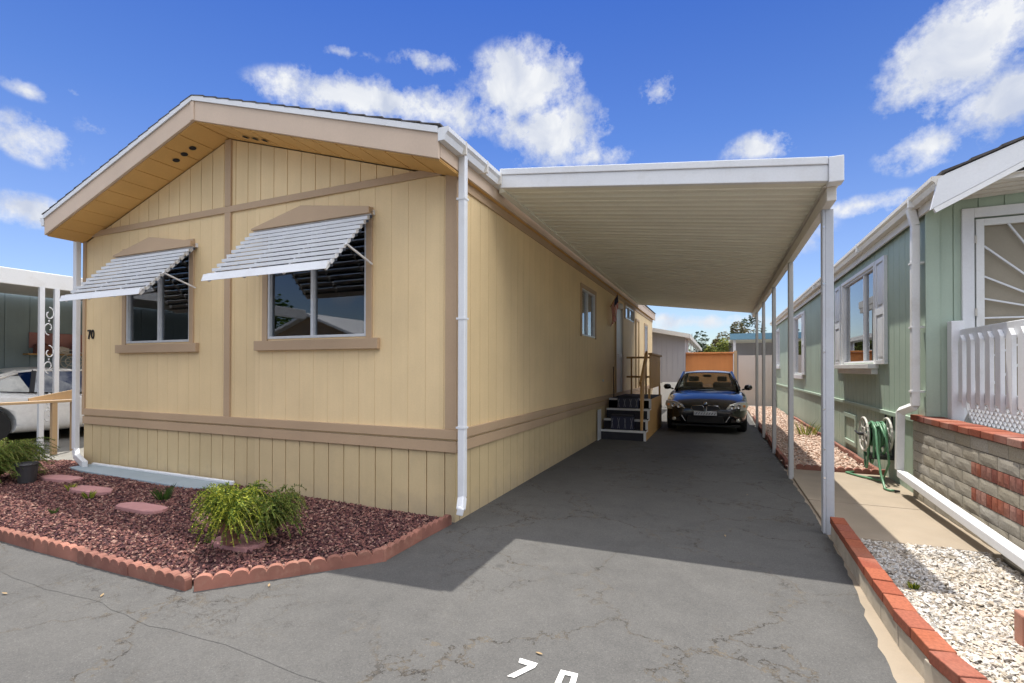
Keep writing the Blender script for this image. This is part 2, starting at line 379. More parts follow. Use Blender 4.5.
# gravel beds
def in_poly(x,y,P):
    c=False;j=len(P)-1
    for i in range(len(P)):
        xi,yi=P[i];xj,yj=P[j]
        if (yi>y)!=(yj>y) and x<(xj-xi)*(y-yi)/(yj-yi)+xi: c=not c
        j=i
    return c
BED=[(-10.6,2.16),(-3.2,2.16),(-2.42,3.0),(-2.36,3.98),(-8.3,3.98),(-8.9,4.1),(-10.6,3.3)]
def bedz(x,y):
    e=min(y-2.1,4.6-y,1.2)/1.2
    t=max(0,min(1,(-x-2.6)/2.5))
    return .045+.06*t*max(0,e)+.012*mnoise.noise(Vector((x*1.4,y*1.4,0)))
def polygrid(name,P,zf,mat,step=.12):
    xs=[p[0] for p in P];ys=[p[1] for p in P];mb=MB();ix={};
    nx=int((max(xs)-min(xs))/step)+1;ny=int((max(ys)-min(ys))/step)+1
    def vid(i,j):
        if (i,j) not in ix:
            x=min(xs)+i*step;y=min(ys)+j*step; ix[(i,j)]=len(mb.v); mb.v.append((x,y,zf(x,y)))
        return ix[(i,j)]
    for i in range(nx):
        for j in range(ny):
            if in_poly(min(xs)+(i+.5)*step,min(ys)+(j+.5)*step,P):
                mb.f.append((vid(i,j),vid(i+1,j),vid(i+1,j+1),vid(i,j+1))); mb.mi.append(0)
    return tag(mb.build(name,mat,None,fix=False,smooth=True),kind='structure')
polygrid('bed_soil',BED,lambda x,y:bedz(x,y)-.01,M['lavabase'],.08)
def area_of(P):
    xs=[p[0] for p in P];ys=[p[1] for p in P]
    def f(rr):
        while True:
            x=rr.uniform(min(xs),max(xs));y=rr.uniform(min(ys),max(ys))
            if in_poly(x,y,P): return x,y
    return f
rand_rocks('lava_gravel','dark red lava rock gravel filling the bed along the yellow house',M['lava'],40000,area_of(BED),(.008,.016),bedz,11)
WB=[(.99,1.5),(1.93,1.5),(1.93,4.92),(.99,4.92)]
polygrid('gravel_soil',WB,lambda x,y:.015,M['whitebase'],.1)
rand_rocks('white_gravel','white and cream landscaping stones between the brick kerb and block wall',M['whiterock'],15000,area_of(WB),(.007,.019),lambda x,y:.022+.012*mnoise.noise(Vector((x*3,y*3,1))),12,.45)
PB=[(.93,8.02),(1.98,8.02),(1.98,20.8),(.93,20.8)]
polygrid('pink_soil',PB,lambda x,y:.01,M['pinkbase'],.2)
rand_rocks('pink_gravel','pinkish brown gravel strip along the green house beyond the path',M['pinkrock'],9000,area_of(PB),(.014,.032),lambda x,y:.02,13,.5)

# ---- scalloped edging blocks
def edging_block(n=6,w=.1,h=.10,t=.05):
    mb=MB(); poly=[(0,-.02),(n*w-.006,-.02)]
    for k in range(n-1,-1,-1):
        for a in range(0,181,22):
            aa=rad(a); poly.append((k*w+w/2-.003+math.cos(aa)*(w/2-.002),h-.035+math.sin(aa)*.035))
    # rounded lobes: three layers for a pillowed top
    mb.prism(poly,-t/2,t/2,lambda u,d,z:(u,d,z))
    return mb
def place_edging(path,label_fn,group,proto=None,L=.6):
    out=[]
    k=0
    for (p,q) in zip(path,path[1:]):
        P,Q=Vector((*p,0)),Vector((*q,0)); d=(Q-P); n=max(1,round(d.length/L)); ang=math.atan2(d.y,d.x)
        for i in range(n):
            loc=P+d*(i/n); sc=d.length/n/L
            jr=random.Random(k*7+3)
            off=Vector((-math.sin(ang),math.cos(ang),0))*jr.uniform(-.012,.012)
            loc=loc+off; loc.z=jr.uniform(-.012,.008)
            if k==0 and proto is None:
                o=edging_block().build('edging_block',M['terracotta'],None,bevel=.012); tag(o,'x','edging',group); proto=o
            else:
                o=proto.copy(); COL.objects.link(o)
            o.location=loc; o.rotation_euler=(jr.uniform(-.05,.05),jr.uniform(-.01,.01),ang+jr.uniform(-.02,.02)); o.scale=(sc,1,1)
            o['group']=group; o['category']='edging'; o['label']=label_fn(k); out.append(o); k+=1
    return out,proto
ords=['first','second','third','fourth','fifth','sixth','seventh','eighth','ninth','tenth','eleventh','twelfth','thirteenth','fourteenth','fifteenth','sixteenth','seventeenth']
def lab1(k):
    # first at the pointed street corner going left
    return 'scalloped edging block along the street, %s to the left of the bed corner'%ords[k]
edA,eproto=place_edging([(-3.19,2.10),(-10.4,2.10)],lab1,'scalloped edging blocks along the street side of the bed')
edB,_=place_edging([(-3.15,2.12),(-2.33,2.98),(-2.31,3.92)],lambda k:'scalloped edging block by the driveway, %s from the bed corner toward the house'%ords[k],'scalloped edging blocks along the driveway side of the bed',eproto,.56)
edC,_=place_edging([(-8.55,3.95),(-9.2,4.75)],lambda k:'sunlit scalloped edging block beside the grey ramp, %s'%['nearest the bed','farthest from the bed','the third'][k],'scalloped edging blocks beside the ramp',eproto,.5)
edD,_=place_edging([(1.02,8.0),(2.0,8.0)],lambda k:'low red edging block at the far end of the path, %s'%['by the posts','by the hose reel'][k],'red scalloped edging at the end of the path',eproto,.5)
edE,_=place_edging([(1.99,8.0),(1.99,17.)],lambda k:'red edging block along the green skirting, %s beyond the hose reel'%ords[k],'red edging blocks along the green skirting',eproto,.6)
edF,_=place_edging([(.93,8.3),(.93,15.8)],lambda k:'dark red edging block beside the driveway, %s beyond the concrete path'%ords[k],'red edging blocks along the driveway and pink gravel',eproto,.6)

# ---- stepping stones
def slab_stone(cx,cy,w,d,rot,label,seed):
    jr=random.Random(seed); n=10; poly=[]
    for k in range(n):
        a=2*math.pi*k/n; cc=math.copysign(abs(math.cos(a))**.6,math.cos(a));ss=math.copysign(abs(math.sin(a))**.6,math.sin(a))
        poly.append((cc*w/2*jr.uniform(.9,1.05),ss*d/2*jr.uniform(.9,1.05)))
    mb=MB(); mb.prism(poly,0,.045,lambda u,dd,v:(u,v,dd))
    o=mb.build('stepping_stone',M['redstone'],None,bevel=.008); o.location=(cx,cy,bedz(cx,cy)-.012); o.rotation_euler=(0,0,rot)
    tag(o,label,'stepping stone','stepping stones in the lava rock bed')
slab_stone(-7.3,3.28,.62,.2,.1,'narrow pink stepping stone farthest left, next to the left bush',1)
slab_stone(-6.35,3.12,.62,.2,.06,'pink stepping stone second from the left with weeds around it',2)
slab_stone(-5.12,2.93,.62,.2,.05,'flat reddish stepping stone in front of the grass tuft',3)
slab_stone(-4.1,3.02,.62,.26,.05,'pale pink stepping stone behind the yellow green fern on its left',4)
slab_stone(-3.50,2.70,.46,.24,.0,'reddish stone under the pot of the yellow green fern',5)

# ================================================================ yellow house
XW,XL,YF,YB=-2.28,-8.34,4.0,18.7
RX=-5.37; ZR=4.46; ZE=3.50
house=thing('mobile_home','yellow mobile home with tan trim, gable end, two awnings and grooved siding','house',((XW+XL)/2,11,0))
front=lambda u,d,z:(u,YF-d,z)
side=lambda u,d,z:(XW+d,u,z)
leftw=lambda u,d,z:(XL-d,u,z)
backw=lambda u,d,z:(u,YB+d,z)
def roofu(x):  # underside
    if x>RX: return ZR-.30-(ZR-ZE)*(x-RX)/(-2.2-RX)
    return ZR-.30-(ZR-ZE)*(RX-x)/(RX+8.36)
W1=(-7.36,-6.06,1.78,2.98); W2=(-4.72,-3.32,1.78,3.02)
siding(front,XL,XW,.74,lambda x:3.34,[W1,W2],.205,.003,.003,parent=house,name='wall',mat=M['yellow'])
siding(front,XL,XW,3.341,lambda x:roofu(x)+.02,[],.205,.009,.012,bp=(RX,),parent=house,name='gable_wall',mat=M['yellow'],seed=15)
siding(front,XL,XW,-.02,lambda x:.70,[],.205,.012,.016,wall=.08,parent=house,name='skirting',mat=M['yellow_skirt'],seed=5)
SW1=(8.55,9.58,2.06,2.92); SW2=(13.0,14.4,2.80,3.14); DR=(11.68,12.5,.84,2.95); D2=(14.75,15.25,.84,2.9); SW3=(16.6,17.3,1.9,2.9)
siding(side,YF+.092,YB-.1,.74,lambda y:3.30,[SW1,SW2,DR,SW3],.205,.006,.007,parent=house,name='wall',mat=M['yellow'],seed=2)
siding(side,YF+.092,YB-.1,-.02,lambda y:.70,[],.205,.009,.012,wall=.08,parent=house,name='skirting',mat=M['yellow_skirt'],seed=6)
siding(leftw,YF+.092,YB-.1,-.02,lambda y:3.30,[],.205,.008,.010,parent=house,name='wall',mat=M['yellow'],seed=3)
siding(backw,XL,XW,-.02,lambda x:roofu(x)+.02,[],.205,.008,.010,bp=(RX,),parent=house,name='wall',mat=M['yellow'],seed=4)
t=MB()
# belt boards (front, side), upper proud and lower
for z0,z1,d in ((.785,.875,.032),(.66,.765,.022)):
    t.box(XL-.0,XW+d,YF-d,YF-.0,z0,z1)
    t.box(XW,XW+d,YF+.001,YB,z0,z1)
t.build('belt_trim',M['trim'],house,bevel=.003)
t=MB(); t.box(XL,XW-.105,YF-.021,YF,3.30,3.375); t.build('gable_trim',M['trim'],house,bevel=.003)
t=MB(); t.box(-5.42,-5.32,YF-.024,YF,.876,3.299); t.box(-5.42,-5.32,YF-.024,YF,3.376,roofu(-5.37)+.01); t.build('batten',M['trim'],house,bevel=.003)
t=MB(); t.box(XW-.10,XW+.021,YF-.021,YF,.876,3.35); t.box(XW,XW+.021,YF+.001,YF+.03,.876,3.3); t.build('corner_trim',M['trim'],house,bevel=.003)
t=MB(); t.box(XL-.02,XL+.035,YF-.023,YF,.876,3.299); t.build('corner_trim',M['trim'],house,bevel=.003)
t=MB(); t.box(XW,XW+.02,YF+.04,YB,3.18,3.27); t.build('frieze_board',M['trim'],house,bevel=.003)
# roof
YRF=3.55; XRR,XRL=-2.2,-8.38
def slab(mb,x0,z0,x1,z1,y0,y1,th):
    mb.add([(x0,y0,z0),(x1,y0,z1),(x1,y0,z1-th),(x0,y0,z0-th),(x0,y1,z0),(x1,y1,z1),(x1,y1,z1-th),(x0,y1,z0-th)],
        [(0,1,2,3),(7,6,5,4),(0,4,5,1),(1,5,6,2),(2,6,7,3),(3,7,4,0)])
r=MB()
# shingles laid as overlapping courses
for (xa,xb) in ((RX,XRR+.03),(RX,XRL-.03)):
    n=16
    for i in range(n):
        a=i/n; b=(i+1)/n
        x0=xa+(xb-xa)*a; x1=xa+(xb-xa)*b; z0=ZR+(ZE-ZR)*a; z1=ZR+(ZE-ZR)*b
        slab(r,x0,z0+.018,x1,z1+.030,YRF-.015,YB+.3,.012)
r.build('roof',M['shingle'],house)
r=MB(); slab(r,RX,ZR+.012,XRR,ZE+.012,YRF+.03,YB+.28,.06); slab(r,RX,ZR+.012,XRL,ZE+.012,YRF+.03,YB+.28,.06); r.build('roof_deck',M['fascia'],house)
r=MB(); slab(r,RX,ZR+.014,XRR,ZE+.014,YRF-.012,YRF+.004,.055); slab(r,RX,ZR+.014,XRL,ZE+.014,YRF-.012,YRF+.004,.055)
r.box(XRL-.015,XRL+.003,YRF,YB+.28,ZE-.05,ZE+.01)
r.build('drip_edge',M['white'],house)
r=MB(); 
slab(r,RX,ZR-.041,XRR,ZE-.041,YRF+.004,YRF+.035,.215); r.build('barge_board',M['fascia'],house,bevel=.003)
r=MB(); slab(r,RX,ZR-.041,XRL,ZE-.041,YRF+.004,YRF+.035,.215); r.build('barge_board',M['fascia'],house,bevel=.003)
r=MB(); r.box(RX-.03,RX+.03,YRF-.006,YRF+.003,ZR-.26,ZR-.05); r.build('ridge_cap_block',M['fascia'],house,bevel=.002)
def soffit(xa,za,xb,zb):
    L=math.hypot(xb-xa,zb-za); n=11; mb=MB()
    slab(mb,xa,za+.012,xb,zb+.012,YRF+.036,YF+.02,.008)
    for i in range(n):
        a=i/n+.0022; b=(i+1)/n-.0022
        slab(mb,xa+(xb-xa)*a,za+(zb-za)*a+.0039,xa+(xb-xa)*b,za+(zb-za)*b+.0039,YRF+.036,YF+.0,.012)
    return mb.build('soffit',M['soffit'],house)
soffit(RX,ZR-.26,XRR,ZE-.26); soffit(RX,ZR-.26,XRL,ZE-.26)
# soffit vents (three dark round holes in each rake)
def zs(x): return ZR-.275-(ZR-ZE)*abs(x-RX)/(3.12 if x>RX else 3.04)
for xs in ((-6.05,-5.90,-5.75),(-4.86,-4.71,-4.56)):
    for x in xs:
        v=MB(); sl=(ZR-ZE)/3.08*(1 if x<RX else -1); pts=[];c=(x,YRF+.26)
        vs=[];n=16
        for rr_,dz in ((.038,-.004),(.030,-.006),(.026,.0)):
            for k in range(n):
                a=2*math.pi*k/n; px=x+rr_*math.cos(a); py=c[1]+rr_*math.sin(a); vs.append((px,py,zs(x)+sl*(px-x)+dz+.002))
        fs=[(i*n+k,i*n+(k+1)%n,(i+1)*n+(k+1)%n,(i+1)*n+k) for i in range(2) for k in range(n)]+[tuple(range(2*n,3*n))]
        v.add(vs,fs); v.build('soffit_vent',M['dark'],house)
# side eave gutter (near part) and fascia
r=MB(); r.box(XRR-.02,XRR,YRF+.04,YB+.25,3.27,3.44); r.build('side_fascia',M['fascia'],house)
r=MB(); r.box(XW,XRR-.02,YF+.03,YB,3.27,3.285); r.build('side_soffit',M['soffit'],house)
def gutter(mb,x,y0,y1,z,s=1,w=.10,h=.11):
    prof=[(0,-h),(s*w*.62,-h),(s*w*.78,-h*.55),(s*w,-h*.35),(s*w,0),(s*(w-.008),0),(s*(w-.008),-h*.33),(s*(w*.7),-h*.5),(s*w*.55,-h+.008),(s*.006,-h+.008),(s*.006,0),(0,0)]
    mb.prism(prof,y0,y1,lambda u,d,v:(x+u,d,z+v))
    for yy in (y0,y1):
        pr=prof[:5]+[(0,0)]; mb.prism(pr,yy-.003,yy+.003,lambda u,d,v:(x+u,d,z+v*.999))
g=MB(); gutter(g,XRR+.001,YRF+.0,4.92,3.50); gu=g.build('gutter',M['white'],house)
for yy in (3.86,4.3,4.62):
    g=MB(); g.box(XRR+.002,XRR+.104,yy,yy+.022,3.385,3.503); g.build('gutter_band',M['gutter_w'],gu)
def downspout(path,w,d,name='downspout',mat=None,parent=None,up=(0,1,0)):
    mb=MB()
    for p,q in zip(path,path[1:]):
        P,Q=Vector(p),Vector(q); t=(Q-P).normalized()*w*.0
        mb.bar(P-t,Q+t,w,d,up)
    return mb.build(name,mat or M['white'],parent,bevel=.008)
downspout([(-2.165,3.93,3.40),(-2.165,3.93,.27),(-2.135,3.85,.18),(-2.115,3.80,.175)],.07,.06,parent=house)
for z in (3.0,1.9,.9):
    b_=MB(); b_.box(-2.215,-2.125,3.895,3.97,z,z+.018); b_.build('downspout_strap',M['white'],house)
downspout([(-8.40,3.93,3.33),(-8.40,3.93,.30),(-8.30,3.90,.20),(-7.85,3.78,.15)],.085,.06,parent=house)
g=MB(); gutter(g,XRL-.001,YRF,YB,3.48,-1); g.build('gutter',M['white'],house)

def window(fn,o,parent,name='window',sill=True,mull=.5,blind='mix',trimw=.075,proud=.02,gl='glass',trim=None,frame='alu'):
    u0,u1,z0,z1=o; tm=trim or M['trim']
    tr=MB()
    P=lambda a,b,c,d,x,y: tr.prism([(a,c),(b,c),(b,d),(a,d)],x,y,fn)
    P(u0-trimw,u0,z0-.02,z1+trimw,.001,proud); P(u1,u1+trimw,z0-.02,z1+trimw,.001,proud); P(u0+.001,u1-.001,z1,z1+trimw,.001,proud)
    w=tr.build(name,tm,parent,bevel=.003)
    if sill:
        s=MB(); s.prism([(u0-.17,z0-.13),(u1+.17,z0-.13),(u1+.17,z0-.02),(u0-.17,z0-.02)],.001,.05,fn); s.build('sill',tm,w,bevel=.004)
    fr=MB(); F=.028
    for a,b,c,d in ((u0,u0+F,z0,z1),(u1-F,u1,z0,z1),(u0+F,u1-F,z0,z0+F),(u0+F,u1-F,z1-F,z1)):
        fr.prism([(a,c),(b,c),(b,d),(a,d)],-.06,.008,fn)
    um=u0+(u1-u0)*mull
    if mull: fr.prism([(um-.018,z0+F),(um+.018,z0+F),(um+.018,z1-F),(um-.018,z1-F)],-.05,.004,fn)
    fr.build('frame',M[frame],w,bevel=.002)
    p=MB(); p.prism([(u0+F,z0+F),(u1-F,z0+F),(u1-F,z1-F),(u0+F,z1-F)],-.034,-.030,fn); p.build('pane',M[gl],w)
    # room behind
    rm=MB(); D=-1.2
    for poly,a,b in (([(u0-.1,z0-.1),(u1+.1,z0-.1),(u1+.1,z1+.1),(u0-.1,z1+.1)],D-.01,D),):
        rm.prism(poly,a,b,fn)
    rm.prism([(u0-.11,z0-.1),(u0-.10,z0-.1),(u0-.10,z1+.1),(u0-.11,z1+.1)],D,-.092,fn)
    rm.prism([(u1+.10,z0-.1),(u1+.11,z0-.1),(u1+.11,z1+.1),(u1+.10,z1+.1)],D,-.092,fn)
    rm.prism([(u0-.1,z0-.11),(u1+.1,z0-.11),(u1+.1,z0-.10),(u0-.1,z0-.10)],D,-.092,fn)
    rm.prism([(u0-.1,z1+.10),(u1+.1,z1+.10),(u1+.1,z1+.11),(u0-.1,z1+.11)],D,-.092,fn)
    rm.build('room_lining',M['room'],w)
    if blind in('mix','blinds'):
        bl=MB(); z=z1-.02
        zend=z0+.40*(z1-z0) if blind=='mix' else z0+.02
        a0=um+.0 if blind=='mix' else u0+.03
        while z>zend:
            bl.prism([(a0+.03,z-.004),(u1-.03,z-.004),(u1-.03,z),(a0+.03,z)],-.125,-.09,fn); z-=.034
        bl.build('blinds',M['blind'],w)
    if blind in('mix','curtain'):
        c=MB(); n=60
        for (a,b,dd) in ((u0+.03,u0+(u1-u0)*.16,-.16),(um+.01,um+(u1-u0)*.42,-.20)) if blind=='mix' else ((u0+.03,u1-.03,-.14),):
            pts=[(a+(b-a)*i/n, dd+.014*math.sin(i*1.3)) for i in range(n+1)]
            c.add([fn(u,d,z0+.01) for u,d in pts]+[fn(u,d,z1-.01) for u,d in pts],[(i,i+1,n+2+i,n+1+i) for i in range(n)])
        c.build('curtain',M['curtain'],w,smooth=True)
    return w
w=window(front,W1,house,mull=.52); w['label']='left front window under its striped awning'
w=window(front,W2,house,mull=.47); w['label']='larger right front window under its striped awning'
w=window(side,SW1,house,sill=False,mull=.45,blind='curtain'); 
w=window(side,SW2,house,sill=False,mull=.5,blind='none'); 
w=window(side,SW3,house,sill=False,mull=.5,blind='curtain')
# doors on the side
d=MB(); 
for a,b,c,e in ((DR[0]-.06,DR[0],.80,3.01),(DR[1],DR[1]+.06,.80,3.01),(DR[0],DR[1],2.95,3.01)): d.prism([(a,c),(b,c),(b,e),(a,e)],.0005,.035,side)
df=d.build('door',M['trim'],house,bevel=.003)
d=MB(); d.prism([(DR[0]+.002,.84),(DR[1]-.002,.84),(DR[1]-.002,2.948),(DR[0]+.002,2.948)],-.04,-.005,side)
for a,b,c,e in ((DR[0]+.002,DR[0]+.07,.84,2.94),(DR[1]-.07,DR[1]-.002,.84,2.94),(DR[0]+.07,DR[1]-.07,1.75,1.83)): d.prism([(a,c),(b,c),(b,e),(a,e)],-.004,.02,side)
d.build('door_leaf',M['white'],df)
d=MB(); d.tube([side(DR[0]+.1,.03,1.8),side(DR[0]+.1,.07,1.8),side(DR[0]+.1,.07,1.68)],.012); d.build('handle',M['alu'],df)
d=MB()
for a in (14.72,15.3): d.prism([(a,.88),(a+.06,.88),(a+.06,2.95),(a,2.95)],.0005,.03,side)
d.prism([(14.781,2.89),(15.299,2.89),(15.299,2.95),(14.781,2.95)],.0005,.03,side)
d.build('utility_door_frame',M['trim'],house,bevel=.003)
d=MB(); d.box(XW-.8,XW-.04,YB-3.4,YB-.1,0,3.2)  # closet mass behind far wall
# porch lamp
p=MB(); p.lathe([(.02,0),(.06,.01),(.07,.05),(.03,.08)],(XW+.0,11.52,2.93),12,'x'); p.lathe([(.02,-.07),(.08,-.05),(.09,0),(.075,.05),(.03,.075)],(XW+.13,11.52,2.92),14,'z'); p.build('porch_lamp',M['white'],house,smooth=True)
p=MB(); p.lathe([(.025,0),(.03,.015),(.012,.03)],(XW,10.3,1.2),10,'x'); p.build('hose_bib',M['alu'],house)
# house number 70
def digits(fn,u,z,h,parent,mat,name='house_number'):
    mb=MB(); w=h*.52; t=h*.12
    seven=[(0,h),(w,h),(w,h-t),(w*.42,0),(w*.12,0),(w*.66,h-t),(w*.14,h-t),(w*.1,h-t*1.5),(0,h-t*1.5)]
    mb.prism([(u+a,z+b) for a,b in seven],.002,.014,fn)
    n=20; cx=u+w*1.75; 
    for k in range(n):
        a=2*math.pi*k/n;b=2*math.pi*(k+1)/n
        q=[(cx+math.cos(a)*w*.5,z+h/2+math.sin(a)*h/2),(cx+math.cos(b)*w*.5,z+h/2+math.sin(b)*h/2),(cx+math.cos(b)*(w*.5-t*.9),z+h/2+math.sin(b)*(h/2-t*.8)),(cx+math.cos(a)*(w*.5-t*.9),z+h/2+math.sin(a)*(h/2-t*.8))]
        mb.prism(q,.002,.014,fn)
    return mb.build(name,mat,parent)
digits(front,-8.25,1.86,.13,house,M['black'])

# awnings
def awning(u0,u1,zt,name_label,pk):
    """louvred metal awning sloping out from (YF, zt)"""
    top=Vector((0,YF-.03,zt)); bot=Vector((0,YF-.63,zt-.66))
    fr=MB()
    n=11
    for u in (u0+.05,(u0*.66+u1*.34),(u0*.34+u1*.66),u1-.05):
        fr.bar((u,top.y,top.z-.03),(u,bot.y,bot.z-.02),.022,.03)
    fr.box(u0,u1,YF-.035,YF-.001,zt-.02,zt+.03)
    a=fr.build('awning',M['white'],house); a['label']=name_label
    sl=MB(); sl2=MB()
    for i in range(n):
        t=i/(n); p=top.lerp(bot,t); q=top.lerp(bot,t+.055)
        # each louvre is a shallow angled slat with turned lip
        yy,zz=(p.y+q.y)/2-.012,(p.z+q.z)/2
        sl.prism([(yy,zz-.012),(yy-.006,zz-.012),(yy-.010,zz+.020),(yy+.030,zz+.030),(yy+.030,zz+.026),(yy-.004,zz+.012)],u0,u1,lambda a,d,b:(d,a,b))
    sl.build('louvres',M['white'],a)
    bk_=MB()  # dark strips stand in for the shade in the gaps between louvres
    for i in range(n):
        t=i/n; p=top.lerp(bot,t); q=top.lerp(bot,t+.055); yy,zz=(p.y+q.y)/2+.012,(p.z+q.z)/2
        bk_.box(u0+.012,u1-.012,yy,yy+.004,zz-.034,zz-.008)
    bk_.build('louvre_gap_shade',M['gap_shade'],a)
    v=MB(); v.prism([(bot.y+.01,bot.z+.045),(bot.y-.02,bot.z+.045),(bot.y-.045,bot.z-.03),(bot.y-.035,bot.z-.03),(bot.y,bot.z+.03)],u0,u1,lambda y,d,z:(d,y,z))
    v.build('valance',M['white'],a,bevel=.002)
    for u in (u0+.02,u1-.02):
        m=MB(); m.tube([(u,YF-.02,zt-.52),(u,YF-.40,zt-.40)],.011,8); m.build('arm',M['white'],a)
    # tan pediment board over the awning
    h=MB(); h.prism([(u0,zt-.02),(u1,zt-.02),(u1,zt+.045),(pk,zt+.17),(u0,zt-.0)],.036,.10,front); h.build('pediment',M['trim'],a,bevel=.003)
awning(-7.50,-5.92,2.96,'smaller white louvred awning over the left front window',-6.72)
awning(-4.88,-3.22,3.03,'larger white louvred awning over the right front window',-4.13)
awn=None

# splash pad along the front wall
s=MB(); s.prism([(-8.05,3.70),(-7.75,3.64),(-5.45,3.60),(-5.2,3.72),(-5.25,3.91),(-8.05,3.93)],.06,.115,lambda u,d,v:(u,v,d))
s.cur=1; s.box(-8.0,-5.2,3.925,3.965,.09,.135)
solid(s,'drainage_pad',[M['bluegrey'],M['white']],'long blue grey pad with white edge lying against the front skirting','pad',(-6.6,3.8,.06),bevel=.006)

# ================================================================ carport
cp=thing('carport','long attached metal carport with ribbed cream underside and white front beam','carport',(-.6,10.3,0))
CY0,CY1=4.65,14.7; CXL,CXR=-2.12,.92; 
def cz(x): return 3.37+(2.99-3.37)*(x-CXL)/(CXR-CXL)   # underside
# ribbed pans : ridges run across, spaced along y
mb=MB(); y=CY0+.051; prof=[]
pitch=.30
while y<CY1-.32:
    prof+= [(y,-.03),(y+.07,-.03),(y+.08,-.022),(y+.12,-.022),(y+.13,-.03),(y+.20,-.03),(y+.215,.03),(y+.285,.03)]; y+=pitch
prof+=[(y,-.03),(CY1-.001,-.03)]
vs=[];n=len(prof)
for x in (CXL+.01,CXR-.06):
    for (yy,dz) in prof: vs.append((x,yy,cz(x)+dz+.02))
for x in (CXL+.01,CXR-.06):
    for (yy,dz) in prof: vs.append((x,yy,cz(x)+dz+.026))
fs=[(i,i+1,n+i+1,n+i) for i in range(n-1)]+[(2*n+i+1,2*n+i,3*n+i,3*n+i+1) for i in range(n-1)]
mb.add(vs,fs); mb.build('roof_pan',M['carport'],cp,fix=False)
mb=MB() # front fascia
def fas(y,th,z0,z1,xa,xb,mb):
    mb.add([(xa,y,cz(xa)+z0),(xb,y,cz(xb)+z0),(xb,y,cz(xb)+z1),(xa,y,cz(xa)+z1),(xa,y+th,cz(xa)+z0),(xb,y+th,cz(xb)+z0),(xb,y+th,cz(xb)+z1),(xa,y+th,cz(xa)+z1)],[(0,1,2,3),(7,6,5,4),(0,4,5,1),(1,5,6,2),(2,6,7,3),(3,7,4,0)])
fas(CY0,.05,-.015,.12,CXL,CXR-.095,mb); fas(CY0-.012,.075,.1205,.185,CXL,CXR-.095,mb)
mb.build('front_beam',M['white'],cp,bevel=.006)
mb=MB(); mb.box(CXR-.094,CXR+.012,CY0-.02,CY0+.10,cz(CXR)-.02,cz(CXR)+.19); mb.build('corner_cap',M['white'],cp,bevel=.006)
mb=MB(); fas(CY1,.05,-.02,.15,CXL,CXR,mb); mb.build('rear_beam',M['white_old'],cp,bevel=.004)
mb=MB(); mb.box(CXR-.055,CXR-.0,CY0+.101,CY1,cz(CXR)-.015,cz(CXR)+.15); mb.box(CXR-.11,CXR-.056,CY0+.101,CY1,cz(CXR)-.015,cz(CXR)-.003); mb.build('gutter_beam',M['gutter_w'],cp,bevel=.004)
mb=MB(); mb.box(.835,.905,CY0+.12,CY1,2.86,cz(CXR)-.016); mb.build('header_beam',M['gutter_w'],cp,bevel=.004)
mb=MB(); mb.box(CXL-.055,CXL+.02,CY0+.1,CY1,cz(CXL)-.03,cz(CXL)+.03); mb.build('wall_hanger',M['carport'],cp)
ys=[5.04,7.39,9.5,11.6,13.6]
for i,yy in enumerate(ys):
    m=MB()
    if i==0:
        m.box(.862,.928,yy-.033,yy+.033,0.0,2.86); m.box(.84,.861,yy-.045,yy+.04,.01,2.86)
        po=m.build('post',M['postwhite'],cp,bevel=.006); po['label']='wide white front post nearest the street'
        m=MB()
        for z in (2.7,2.2,1.6,1.1,.75,.5): m.lathe([(.008,0),(.008,.006)],(.851,yy-.051,z),8,'y')
        m.build('bolts',M['chrome'],po)
    else:
        m.box(.85,.91,yy-.03,yy+.03,0.0,2.86); m.box(.856,.904,yy-.042,yy-.03,0,2.86)
        po=m.build('post',M['post'],cp,bevel=.004)

# ================================================================ entry steps
st=thing('entry_steps','carpeted entry steps with plywood side and golden wooden handrail by the black car','steps',(-1.8,10.8,0))
SX0,SX1=-2.24,-1.36
for k in range(4):
    y0=9.98+.27*k; y1=y0+.27 if k<3 else 12.9; z=.20*(k+1)
    m=MB(); m.box(SX0,SX1,y0,y1,z-.20 if k<3 else z-.2,z-.02); 
    if k==3: m.box(SX0,SX1,y0,y1,z-.2,z-.02)
    m.box(SX0,SX1,y0-.005,y1,z-.02,z-.001)
    s_=m.build('step',M['carpet'],st)
    m=MB(); m.box(SX0,SX1,y0-.022,y0-.006,z-.035,z+.006); m.box(SX0,SX1,y0-.006,y0+.02,z,z+.006); m.build('nosing',M['white_old'],s_)
m=MB(); pts=[(9.97,0),(12.9,0),(12.9,.79),(10.79,.79),(10.79,.59),(10.52,.59),(10.52,.39),(10.25,.39),(10.25,.19),(9.97,.19)]
m.prism(pts,SX1+.001,SX1+.02,lambda u,d,z:(d,u,z)); m.build('side_panel',M['wood'],st)
m=MB()
for k in range(4):
    y0=9.98+.27*k; m.box(SX1-.022,SX1+.026,y0-.025,y0-.004,.2*k+.005,.2*k+.2)
    if k<3: m.box(SX1+.021,SX1+.028,y0-.02,y0+.27,.2*k+.175,.2*k+.20)
m.build('edge_strip',M['white_old'],st)
m=MB(); m.box(XW+.03,SX0-.002,9.7,10.0,.0,.62); m.build('skirt_flashing',M['white'],st)
m=MB(); m.prism([(10.06,.2),(10.14,.2),(10.42,1.2),(10.9,1.74),(10.72,1.80),(10.2,1.28),(10.02,1.25)],SX1-.10,SX1-.06,lambda u,d,z:(d,u,z)); m.build('newel_board',M['wood'],st,bevel=.004)
m=MB(); m.bar((SX1-.08,9.95,1.14),(SX1-.08,10.85,1.80),.045,.10); m.build('handrail',M['wood'],st,bevel=.005)
m=MB(); m.box(SX1-.03,SX1-.01,10.9,12.85,1.02,1.76); gp=m.build('guard_panel',M['wood'],st)
m=MB(); m.box(SX1-.05,SX1+.03,10.85,12.9,1.76,1.80); m.build('cap_rail',M['wood'],gp,bevel=.004)
